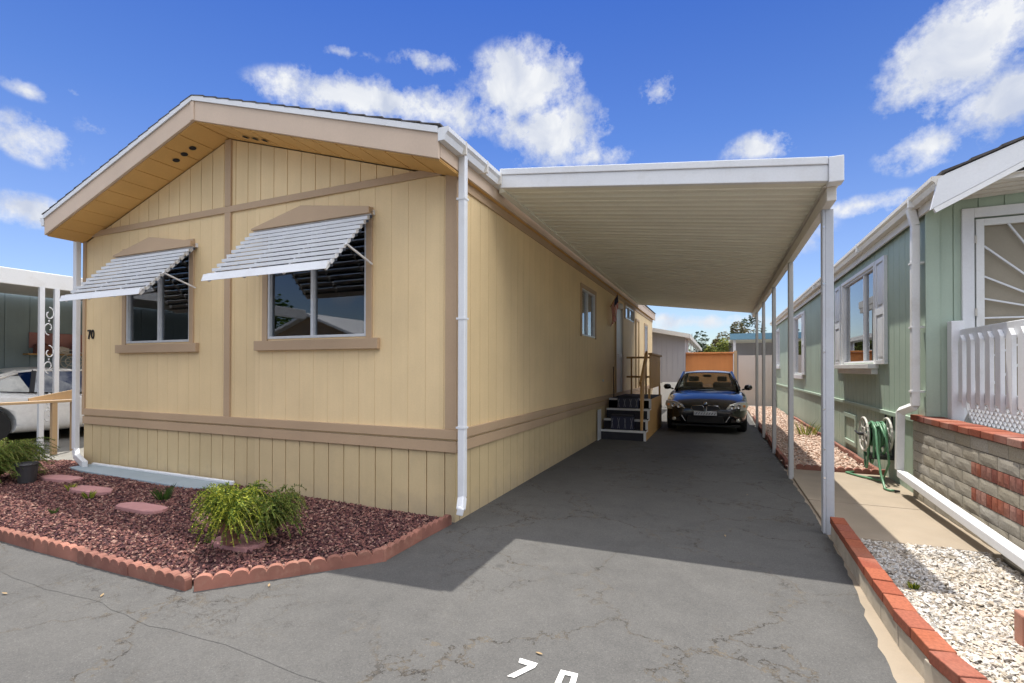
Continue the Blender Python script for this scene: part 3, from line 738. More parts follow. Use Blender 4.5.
for yy in (10.86,12.84):
    m=MB(); m.box(SX1-.05,SX1-.005,yy,yy+.045,.80,1.02); m.build('rail_post',M['wood'],st)
for z in (1.22,1.72):
    m=MB(); m.box(XW+.06,SX1-.05,12.86,12.90,z,z+.05); m.build('rear_rail',M['wood'],st,bevel=.003)
for x in (-2.12,-1.75):
    m=MB(); m.box(x,x+.04,12.86,12.90,.80,1.72) if 0 else m.box(x,x+.04,12.905,12.94,.80,1.76); m.build('rail_post',M['wood'],st)
m=MB(); m.tube([(-2.2,11.1,.81),(-2.24,11.25,1.5)],.012); solid(m,'broom_handle',M['bark'],'thin dark stick leaning on the wall beside the entry door','stick',(-2.2,11.1,.81))
def crate(x0,x1,y0,y1,z,h,label):
    t_=thing('storage_box',label,'box',((x0+x1)/2,(y0+y1)/2,z),'dark blue boxes on the entry steps')
    m=MB(); m.box(x0,x1,y0,y1,z,z+h-.03); m.build('body',M['navy'],t_,bevel=.012)
    m=MB(); m.box(x0-.012,x1+.012,y0-.012,y1+.012,z+h-.03,z+h); m.build('lid',M['carpet'],t_,bevel=.006)
    m=MB(); 
    for i in range(4):
        xx=x0+.03+(x1-x0-.06)*i/3; m.bar((xx-.018,y0-.006,z+.03),(xx+.018,y0-.006,z+h-.06),.006,.008); m.bar((xx+.018,y0-.006,z+.03),(xx-.018,y0-.006,z+h-.06),.006,.008)
    m.build('lattice_trim',M['blind'],t_)
crate(-2.05,-1.60,10.03,10.22,.205,.30,'dark blue box on the lowest carpeted step')
crate(-2.02,-1.58,10.57,10.76,.605,.26,'dark blue box on the upper carpeted step below the landing')

# flag by the door
fl=thing('hanging_flag','small stars and stripes flag hanging from a short pole by the door','flag',(XW,11.0,3.05))
m=MB(); m.tube([(XW+.01,11.05,2.86),(XW+.22,10.9,3.16)],.009,6); m.build('pole',M['wood'],fl)
def flagmesh():
    nu,nv=14,26; A=Vector((XW+.20,10.92,3.13)); 
    cell=[]
    vs=[]
    for j in range(nv+1):
        for i in range(nu+1):
            u=i/nu; v=j/nv
            x=A.x-.17*u+.03*math.sin(v*5+u*6)*v; y=A.y+.15*u+.03*math.sin(u*11+v*3)*(.3+v); z=A.z-.25*u-.46*v-.02*u*v
            vs.append((x,y,z))
    for c in (0,1,2):
        pass
    mb=MB()
    idx=[]
    for j in range(nv):
        for i in range(nu):
            f=(j*(nu+1)+i,j*(nu+1)+i+1,(j+1)*(nu+1)+i+1,(j+1)*(nu+1)+i)
            canton=(i<7 and j<10)
            col=2 if canton else (0 if i%2==0 else 1)
            idx.append((f,col))
    mb.v=vs
    for f,c in idx: mb.f.append(f); mb.mi.append(c)
    return mb
fm=flagmesh().build('cloth',[plain('flag_red',(.62,.02,.03),.8),plain('flag_white',(.85,.83,.8),.8),plain('flag_blue',(.02,.03,.10),.8)],fl,fix=False,smooth=True)
so=fm.modifiers.new('s','SOLIDIFY'); so.thickness=.002

# ================================================================ cars
def ring(y,w,zb,zs_,zt,n=0):
    """half ring points from bottom centre round to top centre (x>=0)"""
    return [(0,zb),(w*.80,zb),(w*.97,zb+.06),(w,zb+(zs_-zb)*.45),(w*.995,zs_-.07),(w*.95,zs_),(w*.72,zs_+(zt-zs_)*.65),(w*.38,zt-.008),(0,zt)]
def build_car(root,L,W,paint,stations,green,wheels,dark_glass='carglass'):
    """front at y=0, length along +y; local coords about root"""
    o=Vector(ORG[root.name])
    rings=[]
    for (y,w,zb,zs_,zt) in stations:
        h=ring(y,w,zb,zs_,zt); full=[(x,z) for x,z in h]+[(-x,z) for x,z in reversed(h[1:-1])]
        rings.append([(o.x+x,o.y+y,o.z+z) for x,z in full])
    n=len(rings[0]); mb=MB(); vs=[p for r_ in rings for p in r_]
    fs=[(i*n+k,i*n+(k+1)%n,(i+1)*n+(k+1)%n,(i+1)*n+k) for i in range(len(rings)-1) for k in range(n)]
    fs+=[tuple(range(n-1,-1,-1)),tuple(range((len(rings)-1)*n,len(rings)*n))]
    mb.add(vs,fs)
    body=mb.build('body',paint,root,smooth=True,sub=2)
    # wheel arches cut by boolean and applied
    cut=MB()
    for (wy,wr,wx) in wheels:
        for sx in (-1,1): cut.lathe([(wr*1.13,0),(wr*1.13,.5)],(o.x+(wx-.24 if sx>0 else -wx-.26),o.y+wy,o.z+wr+.01),28,'x')
    cu=cut.build('cutter',paint,root)
    bo=body.modifiers.new('b','BOOLEAN'); bo.object=cu; bo.operation='DIFFERENCE'; bo.solver='EXACT'
    bpy.context.view_layer.update()
    dg=bpy.context.evaluated_depsgraph_get(); me=bpy.data.meshes.new_from_object(body.evaluated_get(dg))
    body.modifiers.clear(); body.data=me; bpy.data.objects.remove(cu,do_unlink=True)
    body.data.materials.clear(); body.data.materials.append(paint)
    # arch liners
    m=MB(); 
    for (wy,wr,wx) in wheels: m.box(o.x-wx+.26,o.x+wx-.26,o.y+wy-wr*1.1,o.y+wy+wr*1.1,o.z+.2,o.z+.2+wr*1.5)
    m.build('underbody',M['black'],root)
    for (wy,wr,wx) in wheels:
        for sx in (-1,1):
            cx=o.x+sx*wx; a=MB(); wd=.2
            a.lathe([(wr*.66,-wd*.5),(wr*.93,-wd*.5),(wr,-wd*.36),(wr,wd*.36),(wr*.93,wd*.5),(wr*.66,wd*.5)],(cx-sx*wd*.5,o.y+wy,o.z+wr),32,'x')
            wh=a.build('wheel',M['rubber'],root,smooth=False)
            rm=MB(); 
            fx=cx-sx*.02
            for k in range(10):
                an=2*math.pi*k/10; rm.bar((fx,o.y+wy+math.cos(an)*wr*.1,o.z+wr+math.sin(an)*wr*.1),(fx+sx*.0,o.y+wy+math.cos(an)*wr*.64,o.z+wr+math.sin(an)*wr*.64),wr*.11,.02,up=(1,0,0))
            rm.lathe([(wr*.62,-.012),(wr*.68,-.012),(wr*.68,.012),(wr*.62,.012)],(fx,o.y+wy,o.z+wr),28,'x')
            rm.lathe([(wr*.14,-.02),(wr*.14,.02)],(fx,o.y+wy,o.z+wr),14,'x')
            rm.build('rim',M['alu'],wh)
            bk=MB(); bk.lathe([(wr*.64,-.01),(wr*.64,.01)],(cx-sx*.09,o.y+wy,o.z+wr),20,'x'); bk.build('brake',M['black'],wh)
    # greenhouse: lists of (y,halfwidth,z) for bottom and top line
    B=green['bottom'];T=green['top']
    # bottom: A-base, B, C-base ; top the same count
    roofg=MB(); nx=8; rows=[]
    Tr=green['roof']
    for (y,w,z) in Tr:
        rows.append([(o.x+w*s_,o.y+y,o.z+z-.035*(abs(s_)**2.5)) for s_ in [-1+2*i/nx for i in range(nx+1)]])
    vs=[p for r_ in rows for p in r_]; k=nx+1
    roofg.add(vs,[(i*k+j,i*k+j+1,(i+1)*k+j+1,(i+1)*k+j) for i in range(len(rows)-1) for j in range(nx)])
    ro=roofg.build('roof',paint,root,smooth=True,fix=True); sm=ro.modifiers.new('s','SOLIDIFY'); sm.thickness=.02; sm.offset=-1; sb=ro.modifiers.new('u','SUBSURF'); sb.levels=2; sb.render_levels=2
    def curved(p0,p1,q0,q1,bulge,name,mat,nn=10):
        # glass between bottom edge p0-p1 and top edge q0-q1, bulging in y
        m=MB(); vs=[]
        for j in range(5):
            v=j/4
            a=Vector(p0).lerp(Vector(q0),v); b=Vector(p1).lerp(Vector(q1),v)
            for i in range(nn+1):
                u=i/nn; c=a.lerp(b,u); bl=1-(2*u-1)**2
                vs.append(tuple(c+Vector(bulge)*bl))
        m.add(vs,[(j*(nn+1)+i,j*(nn+1)+i+1,(j+1)*(nn+1)+i+1,(j+1)*(nn+1)+i) for j in range(4) for i in range(nn)])
        return m.build(name,mat,root,smooth=True,fix=False)
    G=M[dark_glass]
    P=lambda s_,t:(o.x+s_*t[1],o.y+t[0],o.z+t[2])
    curved(P(-1,B[0]),P(1,B[0]),P(-1,T[0]),P(1,T[0]),(0,-.13,0),'windshield',G)
    curved(P(-1,B[-1]),P(1,B[-1]),P(-1,T[-1]),P(1,T[-1]),(0,.10,0),'rear_window',G)
    for s_ in (-1,1):
        for i in range(len(B)-1):
            if B[i][0]>=B[-1][0]: break
            a,b,c,d_=P(s_,B[i]),P(s_,B[i+1]),P(s_,T[i+1]),P(s_,T[i])
            m=MB(); m.add([a,b,c,d_],[(0,1,2,3)]); m.build('side_window',G,root,fix=False)
            if i>0:
                m=MB(); m.bar(a,d_,.07,.03,up=(1,0,0)); m.build('pillar',M['black'],root)
        m=MB(); m.tube([P(s_,B[0]),tuple(Vector(P(s_,B[0])).lerp(Vector(P(s_,T[0])),.5)+Vector((s_*.008,0,.012))),P(s_,T[0])],[.045,.035,.035],8); m.build('pillar',paint,root,smooth=True)
        m=MB(); m.tube([P(s_,B[-1]),P(s_,T[-1])],[.06,.05],8); m.build('pillar',paint,root,smooth=True)
        m=MB(); m.tube([P(s_,t) for t in T],.022,6); m.build('roof_rail',paint,root,smooth=True)
    # seats
    for sx in (-.36,.36):
        for yy,zz in ((green['seat'],1.0),(green['seat']+.95,.98)):
            m=MB(); m.box(o.x+sx-.22,o.x+sx+.22,o.y+yy,o.y+yy+.14,o.z+.6,o.z+zz+.10); m.box(o.x+sx-.12,o.x+sx+.12,o.y+yy+.02,o.y+yy+.10,o.z+zz+.12,o.z+zz+.26)
            m.build('seat',M['room'],root,bevel=.04)
    return body
car=thing('black_sedan','glossy black sedan parked nose out under the carport','car',(-.28,11.75,0))
ST=[(0.0,.52,.34,.50,.56),(.03,.66,.24,.56,.62),(.14,.78,.19,.62,.68),(.35,.86,.18,.70,.78),(.75,.90,.17,.79,.875),(1.2,.91,.17,.85,.93),(1.5,.91,.17,.88,.955),(2.4,.91,.17,.91,.97),(3.5,.91,.17,.94,.99),(4.0,.89,.2,.95,1.03),(4.38,.82,.24,.92,1.0),(4.48,.74,.32,.80,.9),(4.52,.60,.42,.68,.76)]
GR=dict(bottom=[(1.38,.73,.93),(2.5,.80,.94),(3.3,.79,.96),(3.95,.68,1.0)],top=[(2.02,.575,1.36),(2.5,.60,1.385),(3.05,.595,1.37),(3.4,.57,1.33)],
        roof=[(2.0,.575,1.37),(2.3,.60,1.41),(2.7,.61,1.42),(3.1,.60,1.405),(3.42,.57,1.35)],seat=2.15)
body=build_car(car,4.52,1.82,M['blackpaint'],ST,GR,[(.80,.325,.87),(3.56,.325,.87)])
cx,cy=-.28,11.75
for s_ in (-1,1):
    # headlights : lens shell with two projector rings
    m=MB(); pts=[(.42,.555),(.50,.655),(.68,.715),(.86,.72),(.885,.62),(.82,.535),(.60,.505)]
    vf=lambda a,b,dy:(cx+s_*a,cy+.06+max(0,(a-.4))**1.7*.62+(b-.6)*.35+dy,b)
    vs=[vf(a,b,-.035) for a,b in pts]+[vf(a,b,.15) for a,b in pts]; n=len(pts)
    m.add(vs,[tuple(range(n))]+[((i+1)%n,i,n+i,n+(i+1)%n) for i in range(n)]+[tuple(range(2*n-1,n-1,-1))])
    h=m.build('headlight',M['lamp'],car,bevel=.012)
    for (a,b) in ((.56,.605),(.69,.62)):
        m=MB(); q=vf(a,b,-.04); m.lathe([(.052,0),(.05,-.018),(.036,-.018),(.03,-.004)],q,18,'y'); m.build('projector_ring',M['chrome'],h,smooth=True)
    m=MB(); q=vf(.80,.63,-.03); m.lathe([(.028,0),(.03,-.02)],q,12,'y'); m.build('indicator',M['amber'],h)
    # mirrors
    m=MB(); mx=cx+s_*.965; my=cy+1.72; m.lathe([(.02,-.10),(.075,-.07),(.085,0),(.07,.06),(.02,.085)],(0,0,0),14,'x'); m.v=[(mx+v[0],my+v[1]*.6,.99+v[2]*.85) for v in m.v]; m.bar((cx+s_*.83,my+.05,.93),(mx-s_*.05,my,.96),.05,.035)
    m.build('mirror',M['blackpaint'],car,smooth=True)
    # kidney grille
    m=MB(); pk=[(.03,.50),(.25,.515),(.30,.565),(.27,.625),(.06,.635),(.03,.60)]
    m.prism([(cx+s_*a,b) for a,b in pk],cy-.035,cy+.10,lambda u,d,z:(u,d,z)); gk=m.build('grille',M['black'],car,bevel=.006)
    m=MB(); m.tube([(cx+s_*a,cy-.038,b) for a,b in pk],.0085,6,closed=True); m.build('grille_frame',M['chrome'],gk,smooth=True)
    # lower intake and fog lamp
    m=MB(); m.prism([(cx+s_*a,b) for a,b in [(.52,.26),(.74,.27),(.76,.36),(.56,.38)]],cy+.0,cy+.14,lambda u,d,z:(u,d+max(0,abs(u-cx)-.5)*.35,z)); ik=m.build('side_intake',M['black'],car)
    m=MB(); m.lathe([(.045,0),(.04,-.015),(.01,-.018)],(cx+s_*.67,cy+.05,.31),14,'y'); m.build('fog_lamp',M['lamp'],ik,smooth=True)
    m=MB(); m.bar((cx+s_*.50,cy-.012,.40),(cx+s_*.42,cy-.015,.27),.012,.02,up=(0,1,0)); m.build('bumper_trim',M['chrome'],car)
m=MB(); m.prism([(cx-.40,.24),(cx+.40,.24),(cx+.36,.40),(cx-.36,.40)],cy-.022,cy+.1,lambda u,d,z:(u,d,z)); m.build('lower_intake',M['rubber'],car,bevel=.01)
m=MB(); m.box(cx-.24,cx+.24,cy-.05,cy-.03,.41,.50); pl=m.build('plate_bracket',M['alu'],car,bevel=.006)
m=MB()
for k in range(8): m.bar((cx-.20+k*.055,cy-.054,.43),(cx-.17+k*.055,cy-.054,.48),.006,.012)
m.build('plate_pattern',M['black'],pl)
m=MB(); m.box(cx-.72,cx+.72,cy+.0,cy+.25,.165,.20); m.build('splitter',M['rubber'],car)
m=MB(); m.lathe([(.041,0),(.041,-.006),(.001,-.012)],(0,0,0),20,'y'); m.v=[(cx+v[0],cy+.055+v[1]-v[2]*-.3,.672+v[2]*.9) for v in m.v]; em=m.build('badge',M['chrome'],car,smooth=True)
m=MB()
for q0 in (0,180):
    pts=[(0,0)]+[(.026*math.cos(rad(q0+a)),.026*math.sin(rad(q0+a))) for a in range(0,91,15)]
    m.add([(cx+a,cy+.036+b*.3,.672+b*.9) for a,b in pts],[tuple(range(len(pts)))])
m.build('badge_quarters',plain('badge_blue',(.05,.2,.5),.3),em,fix=False)
m=MB(); m.bar((cx-.66,cy+1.40,.965),(cx-.02,cy+1.30,.985),.02,.015); m.bar((cx+.0,cy+1.32,.985),(cx+.62,cy+1.42,.965),.02,.015); m.build('wiper',M['black'],car)
m=MB(); m.box(cx-.72,cx+.72,cy+1.55,cy+1.9,.80,.98); m.build('dashboard',M['room'],car,bevel=.04)
m=MB(); m.lathe([(.02,-.1),(.035,-.08),(.035,.08),(.02,.1)],(cx,cy+2.0,1.27),10,'x'); m.build('rear_view_mirror',M['black'],car)

# white car at the left, rear toward the street
wc=thing('white_coupe','white two door car seen behind the tan railing on the left','car',(-13.0,8.0,0))
ST2=[(0.0,.60,.30,.60,.68),(.05,.74,.24,.66,.74),(.3,.88,.20,.72,.80),(.9,.95,.19,.80,.90),(1.4,.95,.19,.85,.96),(2.3,.95,.19,.88,.96),(3.2,.96,.19,.93,1.0),(3.9,.96,.2,.98,1.06),(4.5,.93,.24,1.0,1.10),(4.78,.86,.30,.97,1.08),(4.88,.74,.4,.85,.95)]
GR2=dict(bottom=[(1.5,.78,.93),(2.35,.88,.95),(3.3,.86,.98),(4.25,.72,1.05)],top=[(2.25,.66,1.37),(2.4,.69,1.40),(3.2,.69,1.40),(3.45,.66,1.37)],
         roof=[(2.15,.66,1.39),(2.5,.70,1.46),(2.9,.71,1.48),(3.3,.69,1.45),(3.55,.66,1.38)],seat=2.4)
build_car(wc,4.9,1.92,M['whitepaint'],ST2,GR2,[(.95,.35,.90),(3.95,.36,.90)],'tintglass')
wc.location=(-13.05,8.3,0); wc.rotation_euler=(0,0,math.pi)

# ================================================================ green home on the right
GX,GY0,GY1=2.06,6.5,21.8
gh=thing('mobile_home','pale green mobile home on the right with white shutters, gutter and gable porch roof','house',(5.,14,0))
gs=lambda u,d,z:(GX-d,u,z)
gf=lambda u,d,z:(u,GY0-d,z)
WA=(8.38,10.30,1.55,2.93); WBn=(14.95,16.4,1.32,2.93); WC=(20.2,21.2,1.6,2.9)
siding(gs,GY0+.092,GY1,.90,lambda y:3.24,[WA,WBn,WC],.205,.010,.012,parent=gh,name='wall',mat=M['teal'],seed=8)
siding(gs,GY0+.092,GY1,-.02,lambda y:.85,[],.205,.010,.010,parent=gh,name='skirting',mat=M['teal'],seed=9)
SD=(2.43,3.33,.95,3.02)
siding(gf,GX,8.,.0,lambda x:3.25,[SD],.205,.010,.012,bp=(5.,),parent=gh,name='wall',mat=M['teal'],seed=10)
t=MB(); t.box(GX-.028,GX,GY0+.0,GY1,.855,.905); t.build('belt_trim',M['teal'],gh,bevel=.003)
t=MB(); t.box(GX-.03,GX+.09,GY0-.02,GY0-.0,.95,3.3); t.build('corner_trim',M['teal'],gh,bevel=.003)
w=window(gs,WA,gh,sill=False,mull=.33,blind='curtain',trimw=.05,proud=.035,trim=M['white_old'],frame='white')
m=MB(); m.prism([(8.25,1.46),(10.42,1.46),(10.42,1.53),(8.25,1.53)],.0,.13,gs); m.prism([(8.30,1.38),(10.36,1.38),(10.36,1.459),(8.30,1.459)],.0,.08,gs); m.build('sill',M['white_old'],w,bevel=.006)
def shutter(a,b,c,e):
    m=MB(); m.prism([(a,c),(b,c),(b,e),(a,e)],.001,.022,gs)
    W_=.06
    for q0,q1,q2,q3 in ((a,a+W_,c,e),(b-W_,b,c,e),(a+W_,b-W_,c,c+W_),(a+W_,b-W_,e-W_,e),(a+W_,b-W_,(c+e)/2-.05,(c+e)/2+.05)): m.prism([(q0,q2),(q1,q2),(q1,q3),(q0,q3)],.022,.042,gs)
    for z0,z1 in ((c+.1,(c+e)/2-.09),((c+e)/2+.09,e-.1)): m.prism([(a+.1,z0),(b-.1,z0),(b-.1,z1),(a+.1,z1)],.022,.036,gs)
    m.build('shutter',M['white'],gh,bevel=.004)
shutter(7.86,8.28,1.52,2.97); shutter(10.42,10.84,1.52,2.97)
window(gs,WBn,gh,sill=True,mull=0,blind='curtain',trimw=.05,proud=.03,trim=M['white'],frame='white')
shutter(14.45,14.86,1.3,2.96); shutter(16.5,16.9,1.3,2.96)
window(gs,WC,gh,sill=True,mull=0,blind='curtain',trimw=.05,proud=.03,trim=M['white'],frame='white')
m=MB(); 
for q in ((9.44,9.51,.18,.70),(10.18,10.25,.18,.70),(9.51,10.18,.18,.25),(9.51,10.18,.63,.70)): m.prism([(q[0],q[2]),(q[1],q[2]),(q[1],q[3]),(q[0],q[3])],.001,.022,gs)
m.build('access_panel',M['teal'],gh,bevel=.003)
m=MB(); m.box(1.995,2.02,5.86,GY1+.2,3.10,3.27); m.box(2.02,GX,GY0+.0,GY1,3.215,3.23); m.build('fascia',M['gutter_w'],gh)
m=MB(); gutter(m,1.994,5.85,GY1+.2,3.30,-1,.115,.11); g2=m.build('gutter',M['gutter_w'],gh)
for yy in (6.45,8.6,12.2,16.):
    m=MB(); m.box(1.874,1.99,yy,yy+.03,3.187,3.304); m.build('gutter_band',M['white_old'],g2)
downspout([(1.935,6.60,3.21),(1.975,6.60,3.02),(1.975,6.62,1.05),(1.91,6.85,.97),(1.90,6.86,.30)],.075,.07,mat=M['white_old'],parent=gh)
for z in (2.6,1.9,1.2):
    m=MB(); m.box(1.93,2.05,6.575,6.66,z,z+.02); m.build('downspout_strap',M['white_old'],gh)
# roof: gable, ridge at x=5
def gz(x): return 3.31+.40*(min(x,5.0)-1.96)
m=MB()
for i in range(14):
    x0=1.95+(5.-1.95)*i/14; x1=1.95+(5-1.95)*(i+1)/14
    m.add([(x0,5.83,gz(x0)+.032),(x1,5.83,gz(x1)+.018),(x1,5.83,gz(x1)),(x0,5.83,gz(x0)+.005),(x0,GY1+.2,gz(x0)+.032),(x1,GY1+.2,gz(x1)+.018),(x1,GY1+.2,gz(x1)),(x0,GY1+.2,gz(x0)+.005)],[(0,1,2,3),(7,6,5,4),(0,4,5,1),(1,5,6,2),(2,6,7,3),(3,7,4,0)])
m.build('roof',M['shingle'],gh)
m=MB(); slab(m,5.,gz(5)+.03,8.1,gz(5)+.03-.4*3.1,5.83,GY1+.2,.05); m.build('roof',M['shingle'],gh)
m=MB(); m.add([(1.87,5.84,2.98),(2.9,5.84,3.53),(5.,5.84,4.37),(5.,5.84,4.52),(1.99,5.84,3.31),(1.93,5.84,3.27),(1.87,5.87,2.98),(2.9,5.87,3.53),(5.,5.87,4.37),(5.,5.87,4.52),(1.99,5.87,3.31),(1.93,5.87,3.27)],[(0,1,2,3,4,5),(11,10,9,8,7,6)]+[(i,6+i,6+(i+1)%6,(i+1)%6) for i in range(6)])
m.build('barge_board',M['white'],gh)
m=MB(); m.bar((1.9,5.855,2.972),(2.9,5.855,3.505),.05,.03,up=(0,1,0)); m.build('barge_edge',M['white_old'],gh)
m=MB(); pc=lambda x:3.20+.03*(x-2.06)
slab(m,2.0,pc(2.0)+.05,5.5,pc(5.5)+.05,5.88,GY0+.1,.01)
yy=5.90
while yy<GY0-.05:
    slab(m,2.0,pc(2.0)+.04,5.5,pc(5.5)+.04,yy,yy+.10,.04); yy+=.15
m.build('porch_ceiling',M['gutter_w'],gh)
# sunburst screen door
m=MB()
P_=lambda a,b,c,e,x,y: m.prism([(a,c),(b,c),(b,e),(a,e)],x,y,gf)
P_(2.33,2.43,.95,3.12,.001,.03);P_(3.33,3.43,.95,3.12,.001,.03);P_(2.43,3.33,3.02,3.12,.001,.03)
dd=m.build('screen_door',M['white'],gh,bevel=.004)
m=MB(); P_(2.445,2.51,.96,3.0,-.01,.025);P_(3.25,3.315,.96,3.0,-.01,.025);P_(2.51,3.25,2.93,3.0,-.01,.025);P_(2.51,3.25,.96,1.1,-.01,.025)
m.build('leaf_frame',M['white_old'],dd,bevel=.003)
m=MB(); cx_,cz_=3.25,1.98
for a in range(0,181,15):
    an=rad(90+a); dx,dz=math.cos(an),math.sin(an); tmax=.74/max(1e-3,-dx) if dx<-1e-3 else 9
    if dz>1e-3: tmax=min(tmax,.95/dz)
    if dz<-1e-3: tmax=min(tmax,.88/-dz)
    m.bar((cx_+dx*.10,GY0-.012,cz_+dz*.10),(cx_+dx*tmax,GY0-.012,cz_+dz*tmax),.016,.016,up=(0,1,0))
m.build('sunburst_bars',M['white'],dd)
m=MB(); P_(2.50,3.26,1.0,2.95,-.03,-.026); m.build('screen',paint('door_screen',(.33,.29,.22),.8,.12,False,.2),dd)
m=MB()
for z in (1.35,2.0,2.75): m.lathe([(.011,0),(.011,.08)],(2.437,GY0-.035,z),8,'z')
m.build('hinge',M['iron'],dd)

# planter wall of split-face blocks with red brick cap
pw=thing('block_wall','grey split face block planter wall with red brick cap and two red brick stripes','wall',(2.1,4.8,0))
WX=2.0
def rough_block(mb,y0,y1,z0,z1,xf,amp,jr):
    ny=4;nz=3;g_=[]
    for j in range(nz+1):
        for i in range(ny+1):
            e=(i in(0,ny)) or (j in (0,nz))
            x=xf+(.0025 if e else -jr.uniform(0,amp)); g_.append((x,y0+(y1-y0)*i/ny,z0+(z1-z0)*j/nz))
    k=ny+1; fs=[(j*k+i,j*k+i+1,(j+1)*k+i+1,(j+1)*k+i) for j in range(nz) for i in range(ny)]
    o=len(g_); bk=[(xf+.05,y0,z0),(xf+.05,y1,z0),(xf+.05,y1,z1),(xf+.05,y0,z1)]
    c=[0,ny,nz*k+ny,nz*k]
    b=[tuple(range(0,ny+1))+(o+1,o),tuple(range(nz*k,nz*k+ny+1))[::-1]+(o+3,o+2)]
    b+=[tuple(j*k for j in range(nz,-1,-1))+(o,o+3), tuple(j*k+ny for j in range(nz+1))+(o+2,o+1)]
    mb.add(g_+bk,fs+b)
jr=random.Random(21)
bl=MB(); rd=MB()
for c in range(8):
    z0=c*.11+.004; z1=z0+.103
    y=6.78-(.15 if c%2 else 0); 
    if c%2: rough_block(bl,6.64,6.78,z0,z1,WX,.004,jr)
    stop=5.41 if c in (3,5) else 2.9
    while y>stop+.05:
        a=max(stop,y-.30) if c in(3,5) else y-.30
        if c in (3,5) and a-stop<.12: a=stop
        rough_block(bl,a+.004,y-.004,z0,z1,WX,.004,jr); y=a
    if c in (3,5):
        y=5.41
        while y>2.9: 
            rough_block(rd,y-.082,y-.004,z0,z1,WX-.003,.004,jr); y-=.086
bl.build('blocks',island_mat('split_block',[(.36,.325,.26),(.46,.42,.34),(.42,.375,.29),(.50,.46,.39),(.40,.37,.31)],.92,.3,(.33,.29,.22)),pw)
redb=island_mat('red_brick',[(.20,.05,.035),(.30,.09,.05),(.36,.12,.07),(.24,.08,.06),(.40,.22,.17)],.88,.3,(.42,.29,.24))
rd.build('brick_stripe',redb,pw)
m=MB(); m.box(WX+.012,WX+.20,2.9,6.77,-.02,.878); m.build('mortar_core',paint('mortar',(.16,.14,.115),.95,.2,False,.6),pw)
m=MB(); y=6.80
while y>2.9:
    m.box(WX-.02+jr.uniform(-.004,.004),WX+.19,y-.195,y-.004,.885,.945+jr.uniform(-.003,.003)); y-=.20
m.build('cap',redb,pw,bevel=.006)
# porch deck + railing
m=MB(); m.box(2.215,5.5,2.9,GY0-.02,.0,.90); solid(m,'porch_floor',M['concrete_dark'],'raised porch floor behind the block wall under the green house door','porch',(3.8,4.7,0))
pr_=thing('picket_railing','white picket railing with pointed slats above the block wall','railing',(2.25,4.8,.9))
m=MB(); m.box(2.20,2.31,6.46,6.57,.905,1.97) if 0 else m.box(2.20,2.31,6.36,6.47,.905,1.95); m.build('post',M['white'],pr_,bevel=.008)
m=MB(); m.box(2.27,2.31,2.9,6.355,1.72,1.86); m.build('top_rail',M['white'],pr_,bevel=.005)
m=MB(); m.box(2.27,2.31,2.9,6.355,1.14,1.23); m.build('bottom_rail',M['white'],pr_,bevel=.005)
y=6.22
while y>2.95:
    m=MB(); m.prism([(y,1.07),(y+.045,1.13),(y+.09,1.13),(y+.09,1.72),(y+.045,1.80),(y,1.74)],2.235,2.268,lambda u,d,z:(d,u,z)); m.build('picket',M['white'],pr_,bevel=.003); y-=.178
m=MB(); dy=.075
k=-3
yy=2.9
while yy<6.14:
    m.bar((2.292,yy,.925),(2.292,yy+.215,1.14),.006,.022,up=(1,0,0)); m.bar((2.300,yy+.215,.925),(2.300,yy,1.14),.006,.022,up=(1,0,0)); yy+=dy
m.build('lattice',M['white_old'],pr_)

# white pipe lying along the wall
m=MB(); m.bar((1.90,6.80,.27),(1.88,3.2,.12),.085,.075)
solid(m,'drain_pipe',M['white'],'long white rectangular drain pipe sloping along the foot of the block wall','pipe',(1.89,5.0,.15),bevel=.008)

# hose reel
hr=thing('hose_reel','hose reel with spoked wheels and green hose hanging on the green skirting','hose reel',(1.9,7.75,.2))
RC=(1.76,7.72,.60)
for k,xo in enumerate((0,.25)):
    m=MB(); 
    m.tube([(RC[0]+xo,RC[1]+.215*math.cos(a*math.pi/12),RC[2]+.215*math.sin(a*math.pi/12)) for a in range(24)],.014,8,closed=True)
    m.tube([(RC[0]+xo,RC[1]+.09*math.cos(a*math.pi/12),RC[2]+.09*math.sin(a*math.pi/12)) for a in range(24)],.010,8,closed=True)
    for a in range(8): m.bar((RC[0]+xo,RC[1],RC[2]),(RC[0]+xo,RC[1]+.21*math.cos(a*math.pi/4),RC[2]+.21*math.sin(a*math.pi/4)),.03,.012,up=(1,0,0))
    m.build('wheel',M['iron'],hr)
m=MB(); m.lathe([(.085,0),(.085,.25)],RC,18,'x'); m.build('drum',M['black'],hr)
m=MB(); m.box(1.80,2.04,7.55,7.9,.30,.34); m.tube([(2.03,7.55,.32),(2.03,7.6,.85)],.012); m.tube([(2.03,7.9,.32),(2.03,7.85,.85)],.012); m.tube([RC,(2.04,7.72,.60)],.02); m.tube([(1.70,7.72,.60),(1.76,7.72,.60)],.02); m.tube([(1.70,7.72,.6),(1.70,7.88,.62)],.012); m.build('bracket',M['black'],hr)
m=MB(); pts=[]
for i in range(0,24*9):
    a=i/24*2*math.pi; x=RC[0]+.03+.2*abs(((i/24/4.5)%2)-1); r_=.115+.018*(i/24/3); pts.append((x,RC[1]+r_*math.cos(a),RC[2]+r_*math.sin(a)))
m.tube(pts,.013,6); 
def loop(x,y0,w_,z0,z1):
    return [(x+.01*math.sin(t),y0+w_*math.sin(t),(z0+z1)/2+(z1-z0)/2*math.cos(t)) for t in [2*math.pi*i/26 for i in range(26)]]
jr=random.Random(5)
for k in range(4): m.tube(loop(1.78+.05*k,7.70-.03*k,.13+.02*k,.78-.01*k,.16+.07*k),.013,6,closed=True)
